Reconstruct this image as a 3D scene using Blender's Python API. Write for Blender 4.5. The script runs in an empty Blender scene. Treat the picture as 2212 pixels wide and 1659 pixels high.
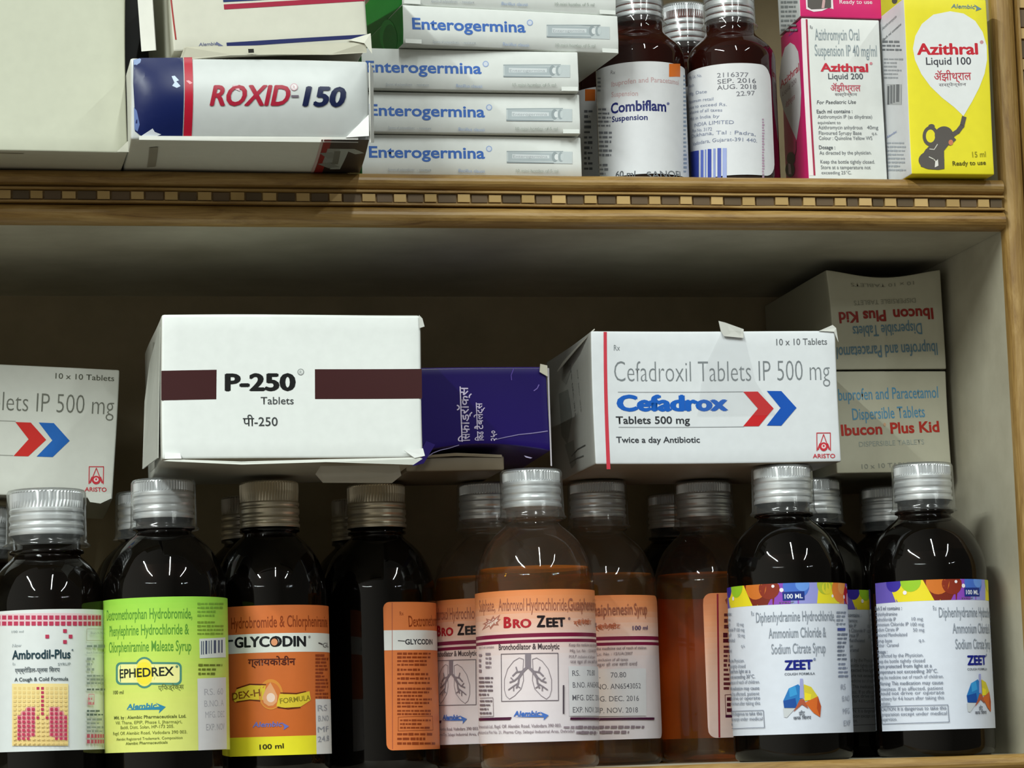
import bpy, bmesh, math, random, re
from mathutils import Vector, Matrix

# ------------------------------------------------------------------ camera
sc = bpy.context.scene
rnd = random.Random(7)
W_, H_ = 2212.0, 1659.0
FPX, CX, CY = 5850.0, 1106.0, 829.5
YAW, PITCH, ROLL = math.radians(11.22), math.radians(7.52), math.radians(-1.75)
CAM = Vector((-0.2090, -0.9950, 0.0106))
f_ = Vector((math.sin(YAW) * math.cos(PITCH), math.cos(YAW) * math.cos(PITCH), math.sin(PITCH)))
r0 = Vector((math.cos(YAW), -math.sin(YAW), 0))
u0 = r0.cross(f_)
r_ = r0 * math.cos(ROLL) + u0 * math.sin(ROLL)
u_ = -r0 * math.sin(ROLL) + u0 * math.cos(ROLL)
cd = bpy.data.cameras.new('camera')
cam = bpy.data.objects.new('camera', cd)
sc.collection.objects.link(cam)
m = Matrix((r_, u_, -f_)).transposed().to_4x4()
m.translation = CAM
cam.matrix_world = m
cd.sensor_width = 36.0
cd.lens = 36.0 * FPX / W_
cd.clip_start = 0.02
cd.clip_end = 50
sc.camera = cam

# ------------------------------------------------------------------ world, lamps, exposure
wd = bpy.data.worlds.new('shop_interior')
sc.world = wd
wd.use_nodes = True
wn, wl = wd.node_tree.nodes, wd.node_tree.links
bg = wn['Background']
# the open shop around the shelves: dim overall, brighter towards its left side
tcw = wn.new('ShaderNodeTexCoord')
sx = wn.new('ShaderNodeSeparateXYZ')
wl.new(tcw.outputs['Generated'], sx.inputs[0])
mr = wn.new('ShaderNodeMapRange')
mr.inputs[1].default_value, mr.inputs[2].default_value = 0.25, -1.0
mr.inputs[3].default_value, mr.inputs[4].default_value = 0.062, 0.38
wl.new(sx.outputs[0], mr.inputs[0])
bg.inputs[0].default_value = (1.0, 0.97, 0.84, 1)
wl.new(mr.outputs[0], bg.inputs[1])

def tube(loc, length, power, rz=0.0, width=0.035, tilt=0.0):
    """a fluorescent tube under the shop's ceiling"""
    ld = bpy.data.lights.new('ceiling_tube', 'AREA')
    ld.shape = 'RECTANGLE'
    ld.size = width
    ld.size_y = length
    ld.energy = power
    ld.color = (0.93, 1.0, 0.96)
    o = bpy.data.objects.new('ceiling_tube', ld)
    sc.collection.objects.link(o)
    o.location = loc
    o.rotation_euler = (tilt, 0, rz)
    return o

tube((0.10, -1.60, 1.50), 1.3, 15, 0.0, 0.04)
tube((-1.30, -1.40, 1.50), 1.4, 48, 0.0, 0.04)
tube((1.10, -1.75, 1.50), 1.2, 12, 0.0, 0.04)
tube((-2.3, -4.3, 1.6), 1.2, 12, 1.2)
tube((-2.9, -3.9, 1.6), 0.8, 10, 0.7)
tube((3.0, -4.2, 1.6), 0.6, 10, -0.5)
tube((2.5, -4.8, 1.6), 0.4, 10, 0.4)
sc.view_settings.view_transform = 'Standard'
sc.view_settings.look = 'None'
sc.view_settings.exposure = 0.50
sc.view_settings.gamma = 1.0
sc.view_settings.use_curve_mapping = False
sc.cycles.transparent_max_bounces = 32
sc.cycles.max_bounces = 10
sc.cycles.sample_clamp_indirect = 4.0

# ------------------------------------------------------------------ pixel <-> place
def ray(px, py):
    return f_ + r_ * ((px - CX) / FPX) - u_ * ((py - CY) / FPX)

def onY(px, py, Y):
    d = ray(px, py)
    return CAM + d * ((Y - CAM.y) / d.y)

def onP(px, py, O, n):
    d = ray(px, py)
    return CAM + d * ((O - CAM).dot(n) / d.dot(n))

def lin(h):
    h = h.lstrip('#')
    c = [int(h[i:i + 2], 16) / 255 for i in (0, 2, 4)]
    return tuple(x / 12.92 if x <= 0.04045 else ((x + 0.055) / 1.055) ** 2.4 for x in c)

def mix(a, b, t):
    return tuple(x + (y - x) * t for x, y in zip(a, b))

# ------------------------------------------------------------------ materials
def new_mat(name):
    mt = bpy.data.materials.new(name)
    mt.use_nodes = True
    nt = mt.node_tree
    return mt, nt, nt.nodes, nt.links, nt.nodes['Principled BSDF']

def m_print(name, rough, coat=0.0):
    mt, nt, N, L, b = new_mat(name)
    a = N.new('ShaderNodeAttribute')
    a.attribute_name = 'ink'
    n = N.new('ShaderNodeTexNoise')
    n.inputs['Scale'].default_value = 260
    n.inputs['Detail'].default_value = 4
    r = N.new('ShaderNodeMapRange')
    r.inputs[3].default_value = 0.93
    r.inputs[4].default_value = 1.03
    L.new(n.outputs['Fac'], r.inputs[0])
    tc = N.new('ShaderNodeTexCoord')
    L.new(tc.outputs['Object'], n.inputs['Vector'])
    mx = N.new('ShaderNodeMix')
    mx.data_type = 'RGBA'
    mx.blend_type = 'MULTIPLY'
    mx.inputs[0].default_value = 1.0
    L.new(a.outputs['Color'], mx.inputs[6])
    L.new(r.outputs[0], mx.inputs[7])
    L.new(mx.outputs[2], b.inputs['Base Color'])
    b.inputs['Roughness'].default_value = rough
    b.inputs['Specular IOR Level'].default_value = 0.35
    b.inputs['Coat Weight'].default_value = coat
    b.inputs['Coat Roughness'].default_value = 0.25
    return mt

def m_plain(name, col, rough=0.5, metal=0.0, spec=0.5):
    mt, nt, N, L, b = new_mat(name)
    b.inputs['Base Color'].default_value = (*lin(col), 1)
    b.inputs['Roughness'].default_value = rough
    b.inputs['Metallic'].default_value = metal
    b.inputs['Specular IOR Level'].default_value = spec
    return mt

def m_wood(name, c1, c2, c3, stretch, rough=0.42):
    mt, nt, N, L, b = new_mat(name)
    tc = N.new('ShaderNodeTexCoord')
    mp = N.new('ShaderNodeMapping')
    mp.inputs['Scale'].default_value = stretch
    L.new(tc.outputs['Object'], mp.inputs['Vector'])
    n = N.new('ShaderNodeTexNoise')
    n.inputs['Scale'].default_value = 1.0
    n.inputs['Detail'].default_value = 8
    n.inputs['Roughness'].default_value = 0.72
    n.inputs['Distortion'].default_value = 0.6
    L.new(mp.outputs[0], n.inputs['Vector'])
    cr = N.new('ShaderNodeValToRGB')
    e = cr.color_ramp.elements
    e[0].position, e[0].color = 0.3, (*lin(c1), 1)
    e[1].position, e[1].color = 0.72, (*lin(c3), 1)
    k = e.new(0.5)
    k.color = (*lin(c2), 1)
    L.new(n.outputs['Fac'], cr.inputs['Fac'])
    L.new(cr.outputs[0], b.inputs['Base Color'])
    b.inputs['Roughness'].default_value = rough
    bp = N.new('ShaderNodeBump')
    bp.inputs['Strength'].default_value = 0.25
    bp.inputs['Distance'].default_value = 0.0006
    L.new(n.outputs['Fac'], bp.inputs['Height'])
    L.new(bp.outputs[0], b.inputs['Normal'])
    return mt

def m_board(name, c1, c2, scale=22.0, rough=0.55):
    mt, nt, N, L, b = new_mat(name)
    tc = N.new('ShaderNodeTexCoord')
    n = N.new('ShaderNodeTexNoise')
    n.inputs['Scale'].default_value = scale
    n.inputs['Detail'].default_value = 7
    n.inputs['Roughness'].default_value = 0.62
    L.new(tc.outputs['Object'], n.inputs['Vector'])
    cr = N.new('ShaderNodeValToRGB')
    e = cr.color_ramp.elements
    e[0].position, e[0].color = 0.34, (*lin(c1), 1)
    e[1].position, e[1].color = 0.66, (*lin(c2), 1)
    L.new(n.outputs['Fac'], cr.inputs['Fac'])
    L.new(cr.outputs[0], b.inputs['Base Color'])
    b.inputs['Roughness'].default_value = rough
    return mt

def m_clear(name, tint, body=None, body_fac=0.0, rough=0.02, f0=0.04, edge=4.0):
    """thin clear or tinted plastic, glass or liquid: see-through with a glossy skin"""
    mt = bpy.data.materials.new(name)
    mt.use_nodes = True
    nt = mt.node_tree
    N, L = nt.nodes, nt.links
    N.clear()
    out = N.new('ShaderNodeOutputMaterial')
    tr = N.new('ShaderNodeBsdfTransparent')
    tr.inputs[0].default_value = (*tint, 1)
    gl = N.new('ShaderNodeBsdfGlossy')
    gl.inputs['Roughness'].default_value = rough
    lw = N.new('ShaderNodeLayerWeight')
    pw = N.new('ShaderNodeMath')
    pw.operation = 'POWER'
    pw.inputs[1].default_value = edge
    L.new(lw.outputs['Facing'], pw.inputs[0])
    ma = N.new('ShaderNodeMath')
    ma.operation = 'MULTIPLY_ADD'
    ma.inputs[1].default_value = 0.75
    ma.inputs[2].default_value = f0
    L.new(pw.outputs[0], ma.inputs[0])
    base = tr
    if body:
        df = N.new('ShaderNodeBsdfDiffuse')
        df.inputs[0].default_value = (*body, 1)
        tl = N.new('ShaderNodeBsdfTranslucent')
        tl.inputs[0].default_value = (*body, 1)
        h = N.new('ShaderNodeMixShader')
        h.inputs[0].default_value = 0.5
        L.new(df.outputs[0], h.inputs[1])
        L.new(tl.outputs[0], h.inputs[2])
        b = N.new('ShaderNodeMixShader')
        b.inputs[0].default_value = body_fac
        L.new(tr.outputs[0], b.inputs[1])
        L.new(h.outputs[0], b.inputs[2])
        base = b
    x = N.new('ShaderNodeMixShader')
    L.new(ma.outputs[0], x.inputs[0])
    L.new(base.outputs[0], x.inputs[1])
    L.new(gl.outputs[0], x.inputs[2])
    L.new(x.outputs[0], out.inputs[0])
    return mt

M = {}
M['print'] = m_print('printed_card', 0.45)
M['gloss'] = m_print('glossy_printed_card', 0.34, 0.0)
M['label'] = m_print('printed_label_paper', 0.42)
M['wood'] = m_wood('varnished_teak', '6A4A1E', '96753E', 'B2935C', (26, 190, 240))
M['woodv'] = m_wood('varnished_teak_upright', '6E4E22', '92723C', 'B2935C', (240, 190, 26))
M['inlay'] = m_print('inlay_blocks', 0.5)
M['board'] = m_board('grey_white_laminate', 'A29C88', 'B9B4A0')
M['back'] = m_board('dingy_laminate', '8E8062', 'A08F70', 30)
M['alu'] = m_plain('brushed_aluminium', 'DCDEE0', 0.34, 0.7)
M['alu_warm'] = m_plain('tarnished_aluminium', 'D2C8B2', 0.34, 0.75)
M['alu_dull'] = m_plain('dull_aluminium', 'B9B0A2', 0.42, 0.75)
M['cup'] = m_clear('clear_plastic_cup', (0.985, 0.99, 0.99), (0.85, 0.9, 0.9), 0.07, 0.12, 0.035, 2.6)
M['darkglass'] = m_clear('dark_bottle_plastic', (0.20, 0.15, 0.13), (0.03, 0.025, 0.02), 0.10, 0.03, 0.04)
M['brownglass'] = m_clear('brown_bottle_glass', (0.34, 0.10, 0.06), (0.10, 0.02, 0.012), 0.25, 0.03, 0.045)
M['clear'] = m_clear('clear_bottle_plastic', (0.95, 0.94, 0.92), (0.6, 0.53, 0.46), 0.032, 0.03, 0.04)
M['orange'] = m_clear('orange_syrup', (0.97, 0.67, 0.02), (0.90, 0.42, 0.0), 0.055, 0.05, 0.02)
M['meniscus'] = m_clear('orange_syrup_surface', (0.95, 0.5, 0.08), (0.9, 0.36, 0.03), 0.55, 0.05, 0.02)
M['syrup'] = m_plain('dark_syrup', '0C0706', 0.25, 0.0, 0.3)
M['redsyrup'] = m_plain('brown_suspension', '2A0C07', 0.4, 0.0, 0.3)
M['tape'] = m_clear('clear_tape', (0.99, 0.99, 0.99), (0.8, 0.8, 0.8), 0.02, 0.25, 0.012)

# ------------------------------------------------------------------ mesh building
class MB:
    def __init__(self):
        self.v, self.f, self.c = [], [], []

    def face(self, pts, col=(1, 1, 1)):
        n = len(self.v)
        self.v += [tuple(p) for p in pts]
        self.f.append(tuple(range(n, n + len(pts))))
        self.c.append(col)

    def grid(self, rows, col=(1, 1, 1), close=False):
        n = len(self.v)
        w = len(rows[0])
        for r in rows:
            self.v += [tuple(p) for p in r]
        for i in range(len(rows) - 1):
            for j in range(w if close else w - 1):
                k = (j + 1) % w
                self.f.append((n + i * w + j, n + i * w + k, n + (i + 1) * w + k, n + (i + 1) * w + j))
                self.c.append(col)

    def build(self, name, mat, parent=None, base=Vector((0, 0, 0)), smooth=False):
        me = bpy.data.meshes.new(name)
        me.from_pydata([(v[0] - base[0], v[1] - base[1], v[2] - base[2]) for v in self.v], [], self.f)
        me.update()
        at = me.color_attributes.new('ink', 'FLOAT_COLOR', 'CORNER')
        buf = []
        for fc, c in zip(self.f, self.c):
            buf += [c[0], c[1], c[2], 1.0] * len(fc)
        at.data.foreach_set('color', buf)
        me.materials.append(mat)
        if smooth:
            me.polygons.foreach_set('use_smooth', [True] * len(me.polygons))
        o = bpy.data.objects.new(name, me)
        sc.collection.objects.link(o)
        if parent:
            o.parent = parent
        else:
            o.location = base
        return o

def empty(name, loc):
    o = bpy.data.objects.new(name, None)
    o.empty_display_size = 0.02
    o.location = loc
    sc.collection.objects.link(o)
    return o

def tag(o, label, cat, group=None, kind=None):
    o['label'] = label
    o['category'] = cat
    if group:
        o['group'] = group
    if kind:
        o['kind'] = kind
    return o

def box(mb, a, b, col=(1, 1, 1)):
    (x0, y0, z0), (x1, y1, z1) = a, b
    q = [(x0, y0, z0), (x1, y0, z0), (x1, y1, z0), (x0, y1, z0), (x0, y0, z1), (x1, y0, z1), (x1, y1, z1), (x0, y1, z1)]
    for i in ((0, 3, 2, 1), (4, 5, 6, 7), (0, 1, 5, 4), (1, 2, 6, 5), (2, 3, 7, 6), (3, 0, 4, 7)):
        mb.face([q[k] for k in i], col)

# ------------------------------------------------------------------ printed artwork
_tc = {}
def glyphs(txt, bold):
    key = (txt, bold)
    if key not in _tc:
        cu = bpy.data.curves.new('t', 'FONT')
        cu.body = re.sub('((?:[क-ह]\u094d)*[क-ह])\u093f', '\u093f\\1', txt)   # the short i is drawn before its consonant
        cu.resolution_u = 3
        cu.offset = bold
        ob = bpy.data.objects.new('t', cu)
        me = bpy.data.meshes.new_from_object(ob)
        vs = [(v.co.x, v.co.y) for v in me.vertices]
        fs = [tuple(p.vertices) for p in me.polygons]
        bpy.data.objects.remove(ob)
        bpy.data.curves.remove(cu)
        bpy.data.meshes.remove(me)
        _tc[key] = (vs, fs)
    return _tc[key]

class Flat:
    curved = False
    def __init__(s, O, eu, ev, n, warp=None):
        s.O, s.eu, s.ev, s.n, s.warp = O, eu, ev, n, warp
    def inv(s, px, py):
        d = onP(px, py, s.O, s.n) - s.O
        return d.dot(s.eu), d.dot(s.ev)
    def fwd(s, a, b, h):
        p = s.O + s.eu * a + s.ev * b
        if s.warp:
            p = p + s.warp(p)
        return p + s.n * h

class Cyl:
    curved = True
    def __init__(s, X, Y, R, z0=0.0, turn=0.0):
        s.X, s.Y, s.R, s.z0, s.turn = X, Y, R, z0, turn
    def inv(s, px, py):
        d = ray(px, py)
        ox, oy = CAM.x - s.X, CAM.y - s.Y
        A = d.x * d.x + d.y * d.y
        B = ox * d.x + oy * d.y
        C = ox * ox + oy * oy - s.R * s.R
        D = B * B - A * C
        t = (-B - math.sqrt(max(D, 0))) / A
        x, y, z = ox + d.x * t, oy + d.y * t, CAM.z + d.z * t
        return s.R * (math.atan2(x, -y) - s.turn), z - s.z0
    def fwd(s, a, b, h):
        th = a / s.R + s.turn
        q = s.R + h
        return Vector((s.X + q * math.sin(th), s.Y - q * math.cos(th), s.z0 + b))

class Art:
    """collects flat shapes in a surface's own (s, t) coordinates, then lays them on it"""
    def __init__(s):
        s.bm = bmesh.new()
        s.lay = s.bm.faces.layers.int.new('ci')
        s.cols = []
        s.h = 0.0

    def add(s, pts, col, step=True):
        if isinstance(col, str):
            col = lin(col)
        s.cols.append(col)
        try:
            fc = s.bm.faces.new([s.bm.verts.new((p[0], p[1], s.h)) for p in pts])
            fc[s.lay] = len(s.cols) - 1
        except ValueError:
            pass
        if step:
            s.h += 0.000004

    def text(s, txt, p0, p1, hgt, col, bold=0.0, shear=0.0):
        if bold > 0.03:        # heavy faces: struck several times, slightly apart
            v0, f0 = glyphs(txt, 0.008)
            e = bold - 0.006
            n = len(v0)
            vs, fs = [], []
            for k, (dx, dy) in enumerate(((-e, 0), (e, 0), (0, -e * .6), (0, e * .6), (-e * .5, 0), (e * .5, 0))):
                vs = vs + [(x + dx, y + dy) for x, y in v0]
                fs = fs + [tuple(i + n * k for i in q) for q in f0]
        else:
            vs, fs = glyphs(txt, bold)
        if not fs:
            return
        xs = [v[0] for v in vs]
        x0, x1 = min(xs), max(xs)
        ux, uy = p1[0] - p0[0], p1[1] - p0[1]
        ln = math.hypot(ux, uy)
        ux, uy = ux / ln, uy / ln
        kx = ln / max(x1 - x0, 1e-6)
        ky = hgt / 0.70
        s.cols.append(lin(col) if isinstance(col, str) else col)
        bv = []
        per = len(glyphs(txt, 0.008)[0]) if bold > 0.03 else len(vs)
        for q, (x, y) in enumerate(vs):
            lift = (q // per) * 0.000004
            a = (x - x0) * kx + shear * y * ky
            b = y * ky
            bv.append(s.bm.verts.new((p0[0] + a * ux - b * uy, p0[1] + a * uy + b * ux, s.h + lift)))
        for q in fs:
            try:
                fc = s.bm.faces.new([bv[i] for i in q])
                fc[s.lay] = len(s.cols) - 1
            except ValueError:
                pass
        s.h += 0.000004 + (0.00002 if bold > 0.03 else 0)

    def items(s, surf, its):
        iv = surf.inv
        def mmpp(x, y):
            a, b = iv(x, y), iv(x, y - 10)
            return abs(b[1] - a[1]) / 10 if abs(b[1] - a[1]) > abs(b[0] - a[0]) else abs(b[0] - a[0]) / 10
        for it in its:
            k = it[0]
            if k == 'T':       # text: baseline start, end, cap height in photo pixels
                _, txt, x0, y0, x1, y1, h, col = it[:8]
                s.text(txt, iv(x0, y0), iv(x1, y1), h * mmpp((x0 + x1) / 2, y0), col, *(it[8:]))
            elif k == 'R':
                _, x0, y0, x1, y1, col = it
                s.add([iv(x0, y1), iv(x1, y1), iv(x1, y0), iv(x0, y0)], col)
            elif k == 'P':
                s.add([iv(*p) for p in it[1]], it[2])
            elif k == 'E':
                _, cx, cy, rx, ry, col = it
                s.add([iv(cx + rx * math.cos(a * math.tau / 28), cy - ry * math.sin(a * math.tau / 28)) for a in range(28)], col)
            elif k == 'L':
                pts, w, col = [iv(*p) for p in it[1]], it[2] * mmpp(*it[1][0]), it[3]
                for a, b in zip(pts, pts[1:]):
                    dx, dy = b[0] - a[0], b[1] - a[1]
                    l = math.hypot(dx, dy) or 1e-9
                    nx, ny = -dy / l * w / 2, dx / l * w / 2
                    ex, ey = dx / l * w * .3, dy / l * w * .3
                    s.add([(a[0] - nx - ex, a[1] - ny - ey), (b[0] - nx + ex, b[1] - ny + ey), (b[0] + nx + ex, b[1] + ny + ey), (a[0] + nx - ex, a[1] + ny - ey)], col, False)
                s.h += 0.000004
            elif k == 'G':     # print too fine to read: lines of short strokes; x0,y0,x1,y1, lines, fill of a line, colour
                _, x0, y0, x1, y1, n, fill, col = it
                rg = random.Random(int(x0 * 7 + y0))
                for i in range(n):
                    y = y0 + (y1 - y0) * (i + .5) / n
                    hh = (y1 - y0) / n * fill / 2
                    x = x0
                    xe = x1 - (x1 - x0) * rg.choice((0, 0, .05, .12, .3))
                    while x < xe - 1:
                        w = min(rg.uniform(1.5, 5.0) * hh + 1, xe - x)
                        q = hh * rg.uniform(.75, 1.15)
                        s.add([iv(x, y + q), iv(x + w, y + q), iv(x + w, y - q), iv(x, y - q)], col, False)
                        x += w + rg.uniform(.5, 1.1) * hh
                s.h += 0.000004

    def emit(s, surf, mb, h0=0.00006, step=0.0016):
        bm = s.bm
        if surf.curved and bm.verts:
            bmesh.ops.triangulate(bm, faces=[f for f in bm.faces if len(f.verts) > 4])
            lo = min(v.co.x for v in bm.verts)
            hi = max(v.co.x for v in bm.verts)
            x = math.floor(lo / step) * step + step
            while x < hi:
                bmesh.ops.bisect_plane(bm, geom=bm.verts[:] + bm.edges[:] + bm.faces[:], dist=1e-9, plane_co=(x, 0, 0), plane_no=(1, 0, 0))
                x += step
        elif surf.warp:
            big = [f for f in bm.faces if f.calc_area() > 4e-5]
            bmesh.ops.triangulate(bm, faces=[f for f in bm.faces if len(f.verts) > 4])
            for ax in (0, 1):
                lo = min(v.co[ax] for v in bm.verts)
                hi = max(v.co[ax] for v in bm.verts)
                x = math.floor(lo / step) * step + step
                while x < hi:
                    co, no = [0, 0, 0], [0, 0, 0]
                    co[ax], no[ax] = x, 1
                    bmesh.ops.bisect_plane(bm, geom=bm.verts[:] + bm.edges[:] + bm.faces[:], dist=1e-9, plane_co=co, plane_no=no)
                    x += step
        n = len(mb.v)
        bm.verts.index_update()
        for v in bm.verts:
            mb.v.append(tuple(surf.fwd(v.co.x, v.co.y, h0 + v.co.z)))
        for fc in bm.faces:
            mb.f.append(tuple(n + v.index for v in fc.verts))
            mb.c.append(s.cols[fc[s.lay]])
        bm.free()

# ------------------------------------------------------------------ cartons
def soft_warp(amp, seed):
    g = random.Random(seed)
    ph = [g.uniform(0, 6.28) for _ in range(9)]
    def w(p):
        return Vector((amp * math.sin(45 * p.y + 60 * p.z + ph[0]), amp * math.sin(52 * p.x + 58 * p.z + ph[1]), 0.5 * amp * math.sin(50 * p.x + 40 * p.y + ph[2])))
    return w

class Carton:
    """a card box: front plane through the photo points BL, BR, TL at depth Y, turned by yaw and leaned by pitch"""
    def __init__(s, name, label, BL, BR, TL, Y, depth, yaw=0.0, pitch=0.0, level=False, zb=None, cols=None, mat='print',
                 group=None, cat='box', amp=0.00025, seed=1, bev=0.0007, dent=None, chamfer=0.0, w=None, h=None):
        n = Vector((math.sin(yaw) * math.cos(pitch), -math.cos(yaw) * math.cos(pitch), -math.sin(pitch)))
        O = onY(BL[0], BL[1], Y)
        B = onP(BR[0], BR[1], O, n)
        eu = (B - O).normalized()
        if level:
            eu = Vector((math.cos(yaw), math.sin(yaw), 0))
        ev = n.cross(eu).normalized()
        s.w = w or (B - O).dot(eu)
        T = onP(TL[0], TL[1], O, n)
        s.h = h or (T - O).dot(ev)
        if zb is not None:
            top = O + ev * s.h
            O = O + ev * ((zb - O.z) / ev.z)
            if not h:
                s.h = (top - O).dot(ev)
        s.O, s.eu, s.ev, s.n, s.d = O, eu, ev, n, depth
        wf = soft_warp(amp, seed)
        s.grid = 0.0025 if dent else 0.005
        if dent:
            def warp(p, wf=wf, dent=dent, s=s):
                q = p - s.O
                a = dent(q.dot(s.eu) / s.w, q.dot(s.ev) / s.h, -q.dot(s.n) / s.d)
                return wf(p) + s.eu * a[0] + s.ev * a[1] - s.n * a[2]
            s.warp = warp
        else:
            s.warp = wf
        s.name, s.label, s.group, s.cat, s.mat = name, label, group, cat, mat
        s.bev, s.chamfer = bev, chamfer
        c = dict(front='E6E8E4')
        c.update(cols or {})
        s.cols = {k: lin(c.get(k, c['front'])) for k in ('front', 'back', 'left', 'right', 'top', 'bottom')}
        s.mb = MB()
        s._body()
        s.parts = []

    def P(s, a, b, c):
        """local metres: right, up, into the depth"""
        p = s.O + s.eu * a + s.ev * b - s.n * c
        return p + s.warp(p)

    def _body(s):
        L = (s.w, s.h, s.d)
        b = s.bev
        def ticks(l):
            k = max(2, int(l / s.grid))
            return [0, b * .4, b] + [b + (l - 2 * b) * i / k for i in range(1, k)] + [l - b, l - b * .4, l]
        tk = [ticks(l) for l in L]
        ch = s.chamfer
        def rnd_(p):
            q = [min(max(p[i], b), L[i] - b) for i in range(3)]
            dv = [p[i] - q[i] for i in range(3)]
            l = math.sqrt(sum(x * x for x in dv))
            if sum(1 for x in dv if abs(x) > 1e-9) > 1 and l > 0:
                p = [q[i] + dv[i] / l * b for i in range(3)]
            if ch and p[1] < ch:
                p = list(p)
                p[2] = max(p[2], (ch - p[1]) * 1.2)
            return s.P(*p)
        def side(ax, val, i, j, col):
            rows = []
            for x in tk[i]:
                r = []
                for y in tk[j]:
                    p = [0, 0, 0]
                    p[ax], p[i], p[j] = val, x, y
                    r.append(rnd_(p))
                rows.append(r)
            s.mb.grid(rows, s.cols[col])
        side(2, 0, 0, 1, 'front')
        side(2, s.d, 0, 1, 'back')
        side(0, 0, 2, 1, 'left')
        side(0, s.w, 2, 1, 'right')
        side(1, s.h, 0, 2, 'top')
        side(1, 0, 0, 2, 'bottom')

    def face(s, which):
        w = s.warp
        if which == 'front':
            return Flat(s.O, s.eu, s.ev, s.n, w)
        if which == 'left':
            return Flat(s.O - s.n * s.d, s.n, s.ev, -s.eu, w)
        if which == 'bottom':
            return Flat(s.O - s.n * s.d, s.eu, s.n, -s.ev, w)

    def art(s, its, which='front'):
        a = Art()
        sf = s.face(which)
        a.items(sf, its)
        a.emit(sf, s.mb, 0.0002 if s.grid < .004 else 0.00009, s.grid)
        return s

    def sheet(s, name, pts, col, mat=None, th=0.0004, label=None):
        """a card flap: outline in local (right, up, depth) metres, given thickness"""
        s.parts.append((name, pts, col, mat, th, label))
        return s

    def done(s):
        base = s.O + s.eu * (s.w / 2) - s.n * (s.d / 2)
        o = s.mb.build(s.name, M[s.mat], None, base, True)
        tag(o, s.label, s.cat, s.group)
        for name, pts, col, mat, th, label in s.parts:
            mb = MB()
            P = [s.P(*p) for p in pts]
            nn = (P[1] - P[0]).cross(P[2] - P[0]).normalized() * th
            c = lin(col)
            Q = [p + nn for p in P]
            mb.face(P[::-1], c)
            mb.face(Q, c)
            for i in range(len(P)):
                j = (i + 1) % len(P)
                mb.face([P[i], P[j], Q[j], Q[i]], c)
            p = mb.build(name, M[mat or s.mat], o, base)
            if label:
                p['label'] = label
        return o

# ------------------------------------------------------------------ bottles
def lathe(X, Y, prof, n=72, z0=0.0, knurl=None):
    rows = []
    for r, z in prof:
        row = []
        for k in range(n):
            a = k * math.tau / n
            q = r
            if knurl and knurl[0] <= z <= knurl[1]:
                q = r - (0.0007 if k % 2 else 0)
            row.append((X + q * math.sin(a), Y - q * math.cos(a), z0 + z))
        rows.append(row)
    return rows

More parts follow.
